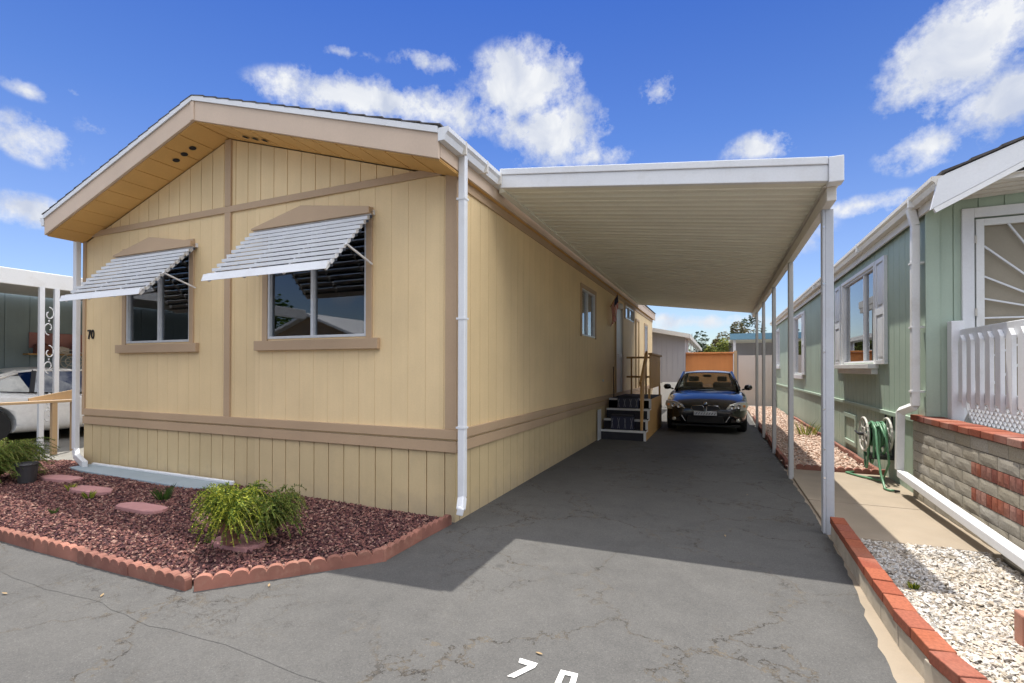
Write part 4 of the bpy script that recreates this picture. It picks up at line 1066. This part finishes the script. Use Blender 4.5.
m.tube([(1.80,7.62,.72),(1.80,7.50,.78),(1.80,7.36,.70),(1.79,7.25,.45),(1.79,7.12,.20),(1.80,7.0,.045),(1.82,6.93,.045),(1.86,6.90,.05)],.014,8)
m.tube([(1.86,7.60,.70),(1.87,7.44,.74),(1.90,7.34,.60),(1.92,7.3,.3),(1.88,7.4,.06),(1.7,7.7,.045),(1.6,7.9,.045),(1.72,8.0,.045)],.014,8)
m.build('hose',M['hose'],hr,smooth=True)
m=MB(); m.lathe([(.018,0),(.012,.05)],(1.86,6.88,.05),8,'x'); m.build('nozzle',M['black'],hr)

# ================================================================ brick kerb by the driveway
kb=thing('brick_kerb','low kerb of red bricks on concrete blocks beside the driveway and white gravel','kerb',(.92,3.6,0))
P0=[(.93,4.93),(.915,4.2),(.905,3.6),(.905,3.1),(.94,2.7),(1.03,2.3),(1.20,1.9),(1.45,1.55)]
def along(P,step):
    out=[];tot=0
    segs=[(Vector(a),Vector(b)) for a,b in zip(P,P[1:])]
    L=sum((b-a).length for a,b in segs); s=0
    n=int(L/step)
    for i in range(n):
        s=step*(i+.5); acc=0
        for a,b in segs:
            l=(b-a).length
            if acc+l>=s: out.append((a.lerp(b,(s-acc)/l),math.atan2(b.y-a.y,b.x-a.x))); break
            acc+=l
    return out
def rbox(mb,c,ang,l,w_,z0,z1,jr,tilt=0):
    ca,sa=math.cos(ang),math.sin(ang); vs=[]
    for z in (z0,z1):
        for a,b in ((-l/2,-w_/2),(l/2,-w_/2),(l/2,w_/2),(-l/2,w_/2)): vs.append((c[0]+a*ca-b*sa,c[1]+a*sa+b*ca,z+(tilt*a if z==z1 else 0)))
    mb.add(vs,[(0,3,2,1),(4,5,6,7),(0,1,5,4),(1,2,6,5),(2,3,7,6),(3,0,4,7)])
jr=random.Random(9); m=MB()
for c,a in along(P0,.195): rbox(m,c,a+jr.uniform(-.02,.02),.187,.105,.125,.185+jr.uniform(-.003,.003),jr,jr.uniform(-.015,.015))
m.build('cap_bricks',island_mat('kerb_brick',[(.22,.055,.035),(.30,.085,.045),(.36,.115,.06),(.27,.09,.06),(.33,.10,.05)],.88,.3,(.33,.19,.14)),kb,bevel=.005)
m=MB()
for c,a in along(P0,.30): rbox(m,(c[0],c[1]),a,.292,.09,-.03,.12,jr)
m.build('base_blocks',paint('kerb_block',(.48,.42,.33),.9,.2,False,.9,.5,(.33,.27,.2),5),kb,bevel=.005)
# terracotta block planter at lower right
m=MB()
for x0,x1,y0,y1 in ((1.43,1.83,3.0,3.09),(1.43,1.52,3.09,3.32),(1.74,1.83,3.09,3.32),(1.43,1.83,3.32,3.41)): m.box(x0,x1,y0,y1,0.0,.19)
solid(m,'hollow_block',paint('terra_block',(.42,.20,.14),.9,.2,False,.6,.5,(.5,.33,.25),4),'reddish hollow block sitting on the white gravel at the lower right','block',(1.63,3.2,0),bevel=.01)

# ================================================================ left side
nh=thing('neighbour_house','blue grey panelled neighbour house wall behind the white car','house',(-17,9,0))
nl=lambda u,d,z:(-14.3+d,u,z)
siding(nl,-3,20,0,lambda y:3.3,[],.42,.014,.012,parent=nh,name='wall',mat=M['sky_teal'],jit=False)
m=MB(); m.box(-20,-14.40,-3,20,0,3.3); m.build('rear_mass',M['sky_teal'],nh)
m=MB(); m.add([(-20.3,-3.2,3.3),(-14.2,-3.2,3.3),(-17.2,-3.2,3.8),(-20.3,20.2,3.3),(-14.2,20.2,3.3),(-17.2,20.2,3.8)],[(0,1,2),(5,4,3),(0,3,4,1),(1,4,5,2),(2,5,3,0)]); m.build('roof',M['shingle'],nh)
nc=thing('carport','cream flat roofed carport with paired scrollwork posts over the white car','carport',(-12.4,8,0))
m=MB(); m.box(-11.02,-10.95,-2.5,18,2.86,3.13); m.build('side_beam',M['white_old'],nc,bevel=.01)
m=MB(); m.box(-14.2,-11.03,-2.5,18,3.06,3.11); m.build('roof_panel',M['gutter_w'],nc)
m=MB(); m.box(-11.0,-10.2,-2.4,2.0,0,0) if 0 else None
for ya in (4.62,4.83):
    m=MB(); m.box(-11.0,-10.93,ya-.035,ya+.035,0,2.86); m.build('post',M['white'],nc,bevel=.004)
for ya in (9.5,9.71,14.,14.2,-.5,-.3):
    m=MB(); m.box(-11.0,-10.93,ya-.035,ya+.035,0,2.86); m.build('post',M['white_old'],nc,bevel=.004)
def scroll(y0,zc,h,par):
    m=MB(); 
    for s_ in (1,-1):
        pts=[]
        for i in range(22):
            t=i/21; a=math.pi*(.5+1.9*t); r_=h*.25*(1-.72*t)
            pts.append((-10.96,y0-s_*math.cos(a)*r_*.42/ .5*.75,zc+s_*(h*.25+math.sin(a)*r_)))
        m.tube(pts,.010,6)
    m.tube([(-10.96,y0-.0,zc+.02),(-10.96,y0,zc-.02)],.01,6)
    m.build('scrollwork',M['white'],par,smooth=True)
for zc in (2.28,1.60,.75): scroll(4.725,zc,.50,nc)
for (yy,zz) in ((6.35,2.45),(6.32,2.2),(6.3,1.95)):
    pass
sh=thing('wall_shelf','wooden wall shelf with boxes on the blue grey neighbour wall','shelf',(-14.2,6.3,1.7))
m=MB(); m.box(-14.28,-14.05,5.7,7.2,1.74,1.77); m.build('board',M['wood'],sh)
m=MB(); m.box(-14.28,-14.26,5.8,7.1,1.9,2.25); m.build('back_board',M['redstone'],sh)
for i,(ya,w_,h_,mm) in enumerate(((5.85,.28,.20,'terracotta'),(6.2,.25,.14,'beige'),(6.55,.3,.22,'redstone'),(6.9,.2,.16,'wood'))):
    m=MB(); m.box(-14.22,-14.08,ya,ya+w_,1.772,1.772+h_); m.prism([(ya+.02,1.772+h_),(ya+w_-.02,1.772+h_),(ya+w_/2,1.772+h_*1.25)],-14.2,-14.1,lambda u,d,z:(d,u,z))
    solid(m,'storage_box',M[mm],['terracotta box at the near end of the wall shelf','cream box second on the wall shelf','tall red box on the wall shelf','small golden box at the far end of the wall shelf'][i],'box',(-14.15,ya,1.772),'boxes on the neighbour wall shelf',bevel=.005)
m=MB()
for r_ in (.26,.18,.10): m.tube([(-13.98,6.45+r_*1.2*math.cos(a*math.pi/10),1.60+r_*math.sin(a*math.pi/10)) for a in range(20)],.012,6,closed=True)
for a in range(6): m.tube([(-13.98,6.45,1.60),(-13.98,6.45+.31*math.cos(a*math.pi/3),1.60+.26*math.sin(a*math.pi/3))],.008,5)
solid(m,'wrought_iron_ornament',M['iron'],'round cream wrought iron ornament beneath the neighbour wall shelf','ornament',(-13.98,6.45,1.34),smooth=True)
rl=thing('wood_railing','low tan wooden railing in front of the white car','railing',(-9.9,3.6,0))
m=MB(); m.box(-9.94,-9.86,1.2,4.66,.885,.925); m.build('top_rail',M['tanwood'],rl,bevel=.005)
for i,ya in enumerate((1.3,2.6,4.34,4.60)):
    m=MB(); m.box(-9.935,-9.865,ya-.035,ya+.035,.0,.884); m.build('post',M['tanwood'],rl,bevel=.004)
m=MB(); m.prism([(4.05,.97),(4.70,1.10),(4.70,.93),(4.05,.93)],-9.98,-9.95,lambda u,d,z:(d,u,z)); m.build('plywood_board',M['tanwood'],rl)
m=MB(); m.prism([(4.1,.02),(5.3,.20),(5.3,0),(4.1,-.02)],-9.83,-8.6,lambda u,d,z:(d,u,z)); tag(m.build('ramp',M['concrete_dark'],None,bevel=.01),kind='structure')

# ================================================================ back of the lot
bh=thing('neighbour_house','grey house with cream eave at the end of the driveway','house',(-5,24,0))
bf=lambda u,d,z:(u,20.-d,z)
bz=lambda x: 2.80+(-1.05-x)*.20
siding(bf,-7.,-1.2,.9,lambda x:bz(x)-.1 if x>-5 else bz(-5)-.1,[],.205,.01,.012,bp=(-5.,),parent=bh,name='wall',mat=M['greyhouse'])
m=MB(); m.box(-7,-1.2,20.01,20.1,0,.9); m.box(-1.3,-1.2,20.1,34,0,.9); m.build('skirting',M['white_old'],bh)
m=MB(); m.box(-1.3,-1.2,20.11,34,.9,2.7); m.build('wall',M['greyhouse'],bh)
m=MB(); m.add([(-1.0,19.7,bz(-1.0)),(-5,19.7,bz(-5)),(-5,19.7,bz(-5)-.16),(-1.0,19.7,bz(-1.0)-.16),(-1.0,34,bz(-1.0)),(-5,34,bz(-5)),(-5,34,bz(-5)-.16),(-1.0,34,bz(-1.0)-.16)],[(0,1,2,3),(7,6,5,4),(0,4,5,1),(1,5,6,2),(2,6,7,3),(3,7,4,0)]); m.build('roof',M['gutter_w'],bh)
for k in range(5):
    ya=21+k*2.3; m=MB(); m.box(-1.195,-1.14,ya,ya+1.6,2.12,2.66); f_=m.build('window',M['white'],bh); m=MB(); m.box(-1.139,-1.135,ya+.12,ya+1.48,2.2,2.58); m.build('pane',M['glass'],f_)
m=MB(); of=lambda u,d,z:(u,20.3-d,z)
o_=siding(of,-1.195,.50,0,lambda x:2.04,[],.2,.014,.012,name='orange_fence',mat=M['orange']); tag(o_,'orange grooved wooden fence closing the end of the driveway','fence')
m=MB(); m.box(-1.19,.53,20.2,20.4,2.045,2.10); c_=m.build('cap_rail',M['orange'],o_,bevel=.005)
m=MB(); m.box(.53,.64,20.2,20.35,0,2.15); solid(m,'brown_post',M['trim'],'brown wooden gate post between the orange fence and the beige fence','post',(.58,20.3,0))
bfz=lambda u,d,z:(u,21.5-d,z)
o_=siding(bfz,.73,2.0,0,lambda x:2.0,[],.6,.012,.012,name='beige_fence',mat=M['beige'],jit=False); tag(o_,'plain beige panel fence behind the carport posts','fence')
m=MB(); m.box(-1.95,-1.21,19.0,19.1,0,.95); solid(m,'low_wall',M['white_old'],'low white wall between the entry steps and the black car','wall',(-1.6,19.05,0))
bc=thing('carport','blue edged carport roof beyond the beige fence','carport',(2.,25,0))
m=MB(); m.box(.45,4.,23.,23.12,2.72,2.98); m.build('blue_fascia',plain('blue_fascia',(.16,.32,.42),.5),bc)
m=MB(); m.box(.5,4.,23.13,29,2.85,2.9); m.build('roof_panel',M['carport'],bc)
m=MB(); m.box(.5,4.,29,29.1,0,2.85); m.build('rear_wall',M['greyhouse'],bc)
for x in (.58,3.8):
    m=MB(); m.box(x,x+.1,23.14,23.24,0,2.85); m.build('post',M['white_old'],bc)
# ---- vegetation helpers
def leafcloud(mb,c,rx,ry,rz,n,size,jr,clumps=7):
    cl=[(Vector((jr.gauss(0,.45)*rx,jr.gauss(0,.45)*ry,jr.gauss(0,.40)*rz)),jr.uniform(.25,.5)) for _ in range(clumps)]
    for _ in range(n):
        cc,r_=jr.choice(cl); d=Vector((jr.gauss(0,1),jr.gauss(0,1),jr.gauss(0,1))).normalized()*jr.uniform(.4,1)**.5
        p=Vector(c)+cc+Vector((d.x*rx*r_,d.y*ry*r_,d.z*rz*r_))
        q=Matrix.Rotation(jr.uniform(0,6.3),3,'Z')@Matrix.Rotation(jr.uniform(-1.2,1.2),3,'X'); s_=size*jr.uniform(.6,1.4)
        vs=[p+q@Vector(v) for v in ((-s_*.5,0,0),(0,-s_*.28,0),(s_*.6,0,0),(0,s_*.28,s_*.1))]
        mb.add(vs,[(0,1,2,3)])
    return [Vector(c)+a for a,_ in cl]
def tree(label,x,y,h,w_,mat,n,seed,name='tree',leaf=.16,cl=9,group='trees beyond the end of the driveway'):
    jr=random.Random(seed); t_=thing(name,label,'tree',(x,y,0),group)
    lf=MB(); cs=leafcloud(lf,(x,y,h*.66),w_/2,w_/2,h*.36,n,leaf,jr,cl); lf.build('crown',mat,t_,fix=False)
    tk=MB(); tk.tube([(x,y,0),(x+.1,y,h*.25),(x-.05,y,h*.5),(x,y,h*.85)],[h*.03,h*.024,h*.018,.02],8)
    for c_ in cs: tk.tube([(x,y,h*.4),(Vector((x,y,h*.45))+c_)/2,c_],[h*.012,h*.008,.01],5)
    tk.build('trunk',M['bark'],t_)
    return t_
tree('bright yellow green shrub tree just above the orange fence',-0.3,30,3.0,1.6,M['leaf_y'],2600,31)
tree('brownish green tree right of the yellow green shrub',0.72,34,4.2,2.4,M['leaf_b'],3000,32)
tree('tall sparse dark tree above the blue carport roof',1.89,42,5.9,2.2,M['leaf_p'],700,33,leaf=.24,cl=7)
tree('thin dark tree to the right of the tall sparse tree',3.36,46,6.3,1.8,M['leaf_p'],500,34,leaf=.24,cl=6)
tree('dark tree rising behind the brownish tree',-0.52,44,4.2,3.,M['leaf_p'],1500,36,leaf=.24)
tree('dark distant tree beside the grey house roof',-2.47,52,5.9,2.2,M['leaf_p'],1600,35,leaf=.26,cl=6)
tree('small dark distant tree right of the grey house roof tree',-1.75,56,4.6,2.2,M['leaf_p'],1400,37,leaf=.26,cl=6)
# far tree line and rooftops so the horizon is closed
jr=random.Random(44); lf=MB()
for k in range(26): leafcloud(lf,(-90+k*8,85+jr.uniform(-6,6),2.),5,4,2.2+jr.uniform(0,1.6),500,.6,jr,5)
tag(lf.build('far_trees',M['leaf_p'],None,fix=False),'low dark band of far trees along the horizon','trees',kind='stuff')

def fern(name,label,x,y,z,r_,h,n,mat,seed,group=None,droop=.5):
    jr=random.Random(seed); t_=thing(name,label,'plant',(x,y,z),group)
    st_=MB(); lf=MB()
    for _ in range(n):
        a=jr.uniform(0,6.28); L=r_*jr.uniform(.55,1.15); up=h*jr.uniform(.5,1.1); dr=droop*jr.uniform(.2,1.1)
        pts=[]
        for i in range(9):
            t=i/8; rr_=L*t; zz=up*(math.sin(t*math.pi*.62))-dr*h*t*t*.9
            w_=.02*math.sin(i+a*3); pts.append(Vector((x+math.cos(a)*rr_-math.sin(a)*w_,y+math.sin(a)*rr_+math.cos(a)*w_,z+.02+zz)))
        st_.tube(pts,.0022,3,cap=False)
        for i in range(2,9):
            for kk in range(11):
                p=pts[i-1].lerp(pts[i],jr.random()); dv=Vector((jr.gauss(0,1),jr.gauss(0,1),jr.gauss(.2,.8))).normalized()
                l=jr.uniform(.014,.034)*(1.25-.5*i/8); sd=dv.cross(Vector((jr.gauss(0,1),jr.gauss(0,1),jr.gauss(0,1)))).normalized()*l*.16
                q=p+dv*l*.5
                lf.add([p,q+sd,p+dv*l,q-sd],[(0,1,2,3)])
    st_.build('stems',mat,t_,fix=False); lf.build('foliage',mat,t_,fix=False); return t_
f1=fern('potted_fern','bright yellow green fern in a clay pot on the bed corner',-3.44,2.62,.22,.27,.34,300,M['leaf_f'],61,droop=1.0)
m=MB(); m.lathe([(.05,0),(.055,.0),(.08,.15),(.088,.16),(.085,.18),(.07,.175)],(-3.46,2.61,.10),18,'z'); m.build('pot',M['terracotta'],f1)
fern('potted_fern','darker green feathery fern right behind the yellow green one',-3.27,2.80,.12,.25,.36,210,M['leaf_g2'],62,droop=.6)
f2=fern('potted_fern','dense green feathery plant in a black pot at the left frame edge',-7.95,2.92,.10,.50,.46,620,M['leaf_g2'],63,droop=.5)
m=MB(); m.lathe([(.08,0),(.10,.20),(.11,.21),(.10,.23),(.08,.22)],(-7.52,3.05,.10),18,'z'); m.build('pot',M['pot'],f2)
def tuft(label,x,y,n,h,seed,mat='leaf_g'):
    jr=random.Random(seed); mb=MB(); z=bedz(x,y) if x<0 else .02
    for _ in range(n):
        a=jr.uniform(0,6.28); r_=jr.uniform(0,h*.6); bx,by=x+math.cos(a)*r_,y+math.sin(a)*r_*.6; hh=h*jr.uniform(.5,1.2)
        tx,ty=bx+math.cos(a)*hh*.6,by+math.sin(a)*hh*.6; w_=.004
        mb.add([(bx-w_,by,z),(bx+w_,by,z),((bx+tx)/2+w_*.7,(by+ty)/2,z+hh*.65),(tx,ty,z+hh),((bx+tx)/2-w_*.7,(by+ty)/2,z+hh*.65)],[(0,1,2,3,4)])
    solid(mb,'weed_tuft',M[mat],label,'weed',(x,y,z),'weed tufts in the beds',fix=False)
tuft('green grass tuft behind the middle stepping stone',-5.25,3.2,90,.13,71)
tuft('small weeds beside the second stepping stone from the left',-6.05,2.95,60,.08,72,'leaf_f')
tuft('small weeds left of the second stepping stone',-6.6,3.05,50,.08,73,'leaf_f')
tuft('low weed sprig at the sunlit edge of the lava rock',-5.8,2.55,40,.05,74)
tuft('dry yellowish weed in the white gravel near the brick kerb',1.17,3.95,50,.04,75,'leaf_f')
tuft('green weed in the pink gravel by the green skirting',1.75,12.2,70,.32,76,'leaf_f')
tuft('weed beside the reddish hollow block',1.5,3.52,30,.035,77,'leaf_f')
# dry leaves on the paving
jr=random.Random(80)
spots=[(.05,4.6,'dry leaf on the shaded driveway left of the front post'),(-.3,7.4,'dry leaf on the shaded driveway below the steps side'),(.3,6.2,'dry leaf on the shaded driveway in line with the second post'),(-.84,2.33,'dry leaf just above the painted seven'),(-3.6,1.83,'dry leaf on the street near the bed corner'),(-4.2,1.6,'thin dry leaf on the street left of the bed corner'),(-2.75,2.35,'dry leaf against the edging near the driveway'),(.5,9.0,'dry leaf near the third carport post')]
for x,y,lb in spots:
    mb=MB(); a=jr.uniform(0,6.28); l=.022; ca,sa=math.cos(a),math.sin(a)
    pts=[(-1,0,0),(-.3,-.35,.25),(.5,-.28,.2),(1.1,0,.35),(.5,.28,.3),(-.3,.35,.2)]
    mb.add([(x+l*(u*ca-v*sa),y+l*(u*sa+v*ca),.008+w_*l*.6) for u,v,w_ in pts],[tuple(range(6))])
    solid(mb,'dry_leaf',M['dryleaf'],lb,'leaf',(x,y,.01),'dry leaves on the paving',fix=False)
# painted marks on the driveway
from math import sin,cos
def gpix(px,py):
    F,CX,CY,H=486.,512.,365.,1.45; s,c=sin(.4022),cos(.4022);sp,cp=sin(.0076),cos(.0076)
    l=(px-CX)/F;u2=-(py-CY)/F; d=cp-u2*sp;u=sp+u2*cp; t=-H/u
    return (round((-s*d+l*c)*t,4),round((c*d+l*s)*t,4))
# outline of the painted 7 and the start of the 0 (lot number 70), metres on the ground
SEVEN=[gpix(430+a/4.452,600+b/4.452) for a,b in [(403,266),(482,290),(470,308),(378,354),(345,347),(440,300),(397,286)]]
ZO=[gpix(430+a/4.452,600+b/4.452) for a,b in [(585,318),(662,336),(640,420),(548,400)]]
ZI=[gpix(430+a/4.452,600+b/4.452) for a,b in [(602,340),(633,347),(617,400),(580,392)]]
m=MB(); m.add([(x,y,.009) for x,y in SEVEN],[tuple(range(7))])
tag(m.build('painted_number',M['roadpaint'],None,fix=False),'white painted seven shaped stroke on the driveway','marking','white painted lot number strokes on the driveway')
m=MB(); m.add([(x,y,.009) for x,y in ZO+ZI],[(i,(i+1)%4,4+(i+1)%4,4+i) for i in range(4)])
tag(m.build('painted_number',M['roadpaint'],None,fix=False),'white painted zero cut off by the bottom of the photo','marking','white painted lot number strokes on the driveway')

# ================================================================ across the street (seen only reflected in the windows)
def opp(cx_,wd,y,h,pk,mw,label,wl):
    oh=thing('opposite_house',label,'house',(cx_,y-5,0))
    fo=lambda u,d,z:(u,y+d,z)
    siding(fo,cx_-wd/2,cx_+wd/2,0,lambda x:h+pk*(1-abs(x-cx_)/(wd/2)),[],.3,.01,.01,bp=(cx_,),parent=oh,name='wall',mat=M[mw])
    m=MB(); slab(m,cx_,h+pk+.18,cx_-wd/2-.4,h+.05,y-9,y+.4,.14); slab(m,cx_,h+pk+.18,cx_+wd/2+.4,h+.05,y-9,y+.4,.14); m.build('roof',M['white'],oh)
    for u in (cx_-wd*.3,cx_+wd*.12):
        m=MB(); m.box(u,u+1.3,y+.01,y+.05,1.5,2.6); f_=m.build('window',M['white'],oh); m=MB(); m.box(u+.08,u+1.22,y+.051,y+.055,1.58,2.52); m.build('pane',M['dark'],f_)
opp(-21.5,7,-13,3.1,1.3,'trim','tan gabled house with white roof edge across the street','x')
opp(-35,8,-13,3.1,1.2,'beige','pale gabled house across the street farther left','x')
opp(-8,8,-14,3.0,1.1,'greyhouse','grey gabled house across the street behind the viewer','x')
opp(4,9,-14,3.0,1.1,'beige','pale low gabled house across the street at the right','x')
for i,(x,y,h,w_) in enumerate(((-28,-16,6.5,4.5),(-15,-17,6,4.5),(-2,-17,6,4),(-42,-18,7.5,5))):
    tree(['tree across the street between the tan and pale houses','tree across the street right of the tan house','tree across the street between the grey and low houses','tall tree across the street at the far left'][i],x,y,h,w_,M['leaf_g'],1300,91+i,leaf=.34,group='trees across the street')

# ================================================================ camera
cam=bpy.data.cameras.new('Camera'); co=bpy.data.objects.new('Camera',cam); COL.objects.link(co); S.camera=co
cam.sensor_width=36; cam.lens=36*486/1024; cam.shift_y=23.5/1024; cam.clip_end=2000; cam.clip_start=.05
co.matrix_world=Matrix.Translation((0,0,1.45))@Matrix.Rotation(.4022,4,'Z')@Matrix.Rotation(rad(90)+.0076,4,'X')@Matrix.Rotation(.0019,4,'Z')
# ================================================================ light
sdir=Vector((-.145,.228,1)).normalized()
su=bpy.data.lights.new('Sun','SUN'); su.energy=2.1; su.angle=rad(.53); su.color=(1,.955,.88)
so_=bpy.data.objects.new('Sun',su); COL.objects.link(so_); so_.rotation_euler=sdir.to_track_quat('Z','Y').to_euler()
W=bpy.data.worlds.new('World'); S.world=W; W.use_nodes=True; nt=W.node_tree; nt.nodes.clear()
out=N(nt,'ShaderNodeOutputWorld'); bg=N(nt,'ShaderNodeBackground'); nt.links.new(bg.outputs[0],out.inputs[0])
sk=N(nt,'ShaderNodeTexSky',sky_type='NISHITA'); sk.sun_disc=False; sk.sun_elevation=math.asin(sdir.z); sk.sun_rotation=math.atan2(sdir.x,sdir.y)
sk.air_density=1.0; sk.dust_density=.6; sk.ozone_density=2.5
SKY_S=.14
bg.inputs[1].default_value=SKY_S
tc=N(nt,'ShaderNodeTexCoord'); dirv=tc.outputs['Generated']
sep=N(nt,'ShaderNodeSeparateXYZ'); nt.links.new(dirv,sep.inputs[0])
# clouds, placed by compass direction and elevation
def pdir(px,py):
    F,CX,CY=486.,512.,365.; s,c=sin(.4022),cos(.4022)
    l=(px-CX)/F;u=-(py-CY)/F+.0076; return Vector((-s+l*c,c+l*s,u)).normalized()
CL=[(690,232,120,44,1.4),(360,98,88,24,1.15),(440,112,66,28,1.),(525,82,54,42,1.25),(555,132,52,38,1.1),(590,158,40,14,.8),(425,62,34,13,.75),(345,52,30,8,.55),(660,90,20,18,.7),(758,148,34,18,.85),  # first entry: unseen cloud added behind the carport roof to pale the hood reflection
    (965,50,78,62,1.35),(1010,95,66,40,1.2),(925,145,46,24,.95),(872,203,52,11,.75),(30,140,42,24,.85),(25,90,24,9,.5),(32,212,44,17,.9),(118,135,40,14,.45),(105,105,26,10,.4),(70,92,16,8,.3),
    (700,322,70,8,.75),(740,330,30,6,.6),(660,318,40,6,.6),(810,300,30,6,.3)]
wn=N(nt,'ShaderNodeTexNoise'); wn.inputs['Scale'].default_value=7; wn.inputs['Detail'].default_value=7; wn.inputs['Roughness'].default_value=.62; nt.links.new(dirv,wn.inputs['Vector'])
acc=None
for px,py,ax,ay,wt in CL:
    d=pdir(px,py); e=pdir(px+ax,py)-d; f=pdir(px,py-ay)-d
    a1=N(nt,'ShaderNodeVectorMath',operation='SUBTRACT'); nt.links.new(dirv,a1.inputs[0]); a1.inputs[1].default_value=d
    def dt(v):
        n=N(nt,'ShaderNodeVectorMath',operation='DOT_PRODUCT'); nt.links.new(a1.outputs[0],n.inputs[0]); n.inputs[1].default_value=v/v.length_squared; return n.outputs['Value']
    u,v=dt(e),dt(f)
    r2=math_(nt,'ADD',math_(nt,'MULTIPLY',u,u),math_(nt,'MULTIPLY',v,v))
    ln=N(nt,'ShaderNodeVectorMath',operation='LENGTH'); nt.links.new(a1.outputs[0],ln.inputs[0])
    b=math_(nt,'MULTIPLY',math_(nt,'SUBTRACT',1.3,math_(nt,'SQRT',r2)),wt)
    b=math_(nt,'MULTIPLY',b,math_(nt,'LESS_THAN',ln.outputs['Value'],.9))
    acc=b if acc is None else math_(nt,'MAXIMUM',acc,b)
# elsewhere in the sky: unseen over-bright clouds added as fill for the shaded walls
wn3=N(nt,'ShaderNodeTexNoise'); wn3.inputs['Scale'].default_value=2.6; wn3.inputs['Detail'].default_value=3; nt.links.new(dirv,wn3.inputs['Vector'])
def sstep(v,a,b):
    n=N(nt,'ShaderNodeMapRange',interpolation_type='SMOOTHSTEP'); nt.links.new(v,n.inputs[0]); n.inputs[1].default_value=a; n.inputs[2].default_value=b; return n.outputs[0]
east_fill=sstep(math_(nt,'SUBTRACT',math_(nt,'MULTIPLY',sep.outputs[0],.766),math_(nt,'MULTIPLY',sep.outputs[1],.643)),.08,.35)
east_fill=math_(nt,'MULTIPLY',east_fill,sstep(sep.outputs[1],-.7,-.2))
rear=math_(nt,'MAXIMUM',math_(nt,'MULTIPLY',sstep(sep.outputs[1],.05,-.25),sstep(sep.outputs[2],.30,.50)),math_(nt,'MULTIPLY',east_fill,sstep(sep.outputs[2],.20,.40)))
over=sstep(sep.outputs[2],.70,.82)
fill_high=math_(nt,'MAXIMUM',rear,over)
back=math_(nt,'MULTIPLY',fill_high,math_(nt,'MULTIPLY',math_(nt,'SUBTRACT',wn3.outputs['Fac'],.36),6.))
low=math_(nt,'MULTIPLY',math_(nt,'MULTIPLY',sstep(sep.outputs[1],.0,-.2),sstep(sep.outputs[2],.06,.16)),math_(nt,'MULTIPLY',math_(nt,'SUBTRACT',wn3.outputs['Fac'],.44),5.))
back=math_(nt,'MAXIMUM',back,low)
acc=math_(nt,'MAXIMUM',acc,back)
wn2=N(nt,'ShaderNodeTexNoise'); wn2.inputs['Scale'].default_value=24; wn2.inputs['Detail'].default_value=9; wn2.inputs['Roughness'].default_value=.68; nt.links.new(dirv,wn2.inputs['Vector'])
den=math_(nt,'ADD',acc,math_(nt,'MULTIPLY',math_(nt,'SUBTRACT',wn.outputs['Fac'],.5),2.7))
den=math_(nt,'ADD',den,math_(nt,'MULTIPLY',math_(nt,'SUBTRACT',wn2.outputs['Fac'],.5),2.1))
cm=ramp(nt,den,.18,.98); cmf=N_bw(nt,cm)
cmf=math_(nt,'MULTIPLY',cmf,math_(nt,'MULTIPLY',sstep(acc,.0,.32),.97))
# blue of the clear sky, deeper overhead
tintc=N(nt,'ShaderNodeValToRGB'); nt.links.new(sep.outputs[2],tintc.inputs[0]); el=tintc.color_ramp.elements
el[0].position=0.0; el[0].color=(.33,.335,.335,1); el[1].position=.62; el[1].color=(.072,.136,.29,1); e2=el.new(.22); e2.color=(.25,.27,.35,1); e3=el.new(.42); e3.color=(.142,.20,.325,1)
skyc=mix(nt,1.,sk.outputs[0],tintc.outputs[0],'MULTIPLY')
CLW=mix(nt,fill_high,(1.85,1.9,1.98),mix(nt,east_fill,(4.7,4.7,4.8),(14,13.8,13.4)))  # unseen fill clouds set far brighter than the visible ones
wn4=N(nt,'ShaderNodeTexNoise'); wn4.inputs['Scale'].default_value=13; wn4.inputs['Detail'].default_value=6; wn4.inputs['Distortion'].default_value=.6; nt.links.new(dirv,wn4.inputs['Vector'])
cs=ramp(nt,wn4.outputs['Fac'],.33,.62,(.70,.745,.86),(1.08,1.07,1.05))
cc=mix(nt,1.,cs,CLW,'MULTIPLY')
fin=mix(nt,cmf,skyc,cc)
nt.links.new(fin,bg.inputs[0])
S.view_settings.view_transform='Standard'; S.view_settings.look='None'; S.view_settings.gamma=1; S.view_settings.exposure=1.72
S.render.engine='CYCLES'
S.cycles.max_bounces=8; S.cycles.transparent_max_bounces=12
S.cycles.sample_clamp_indirect=6
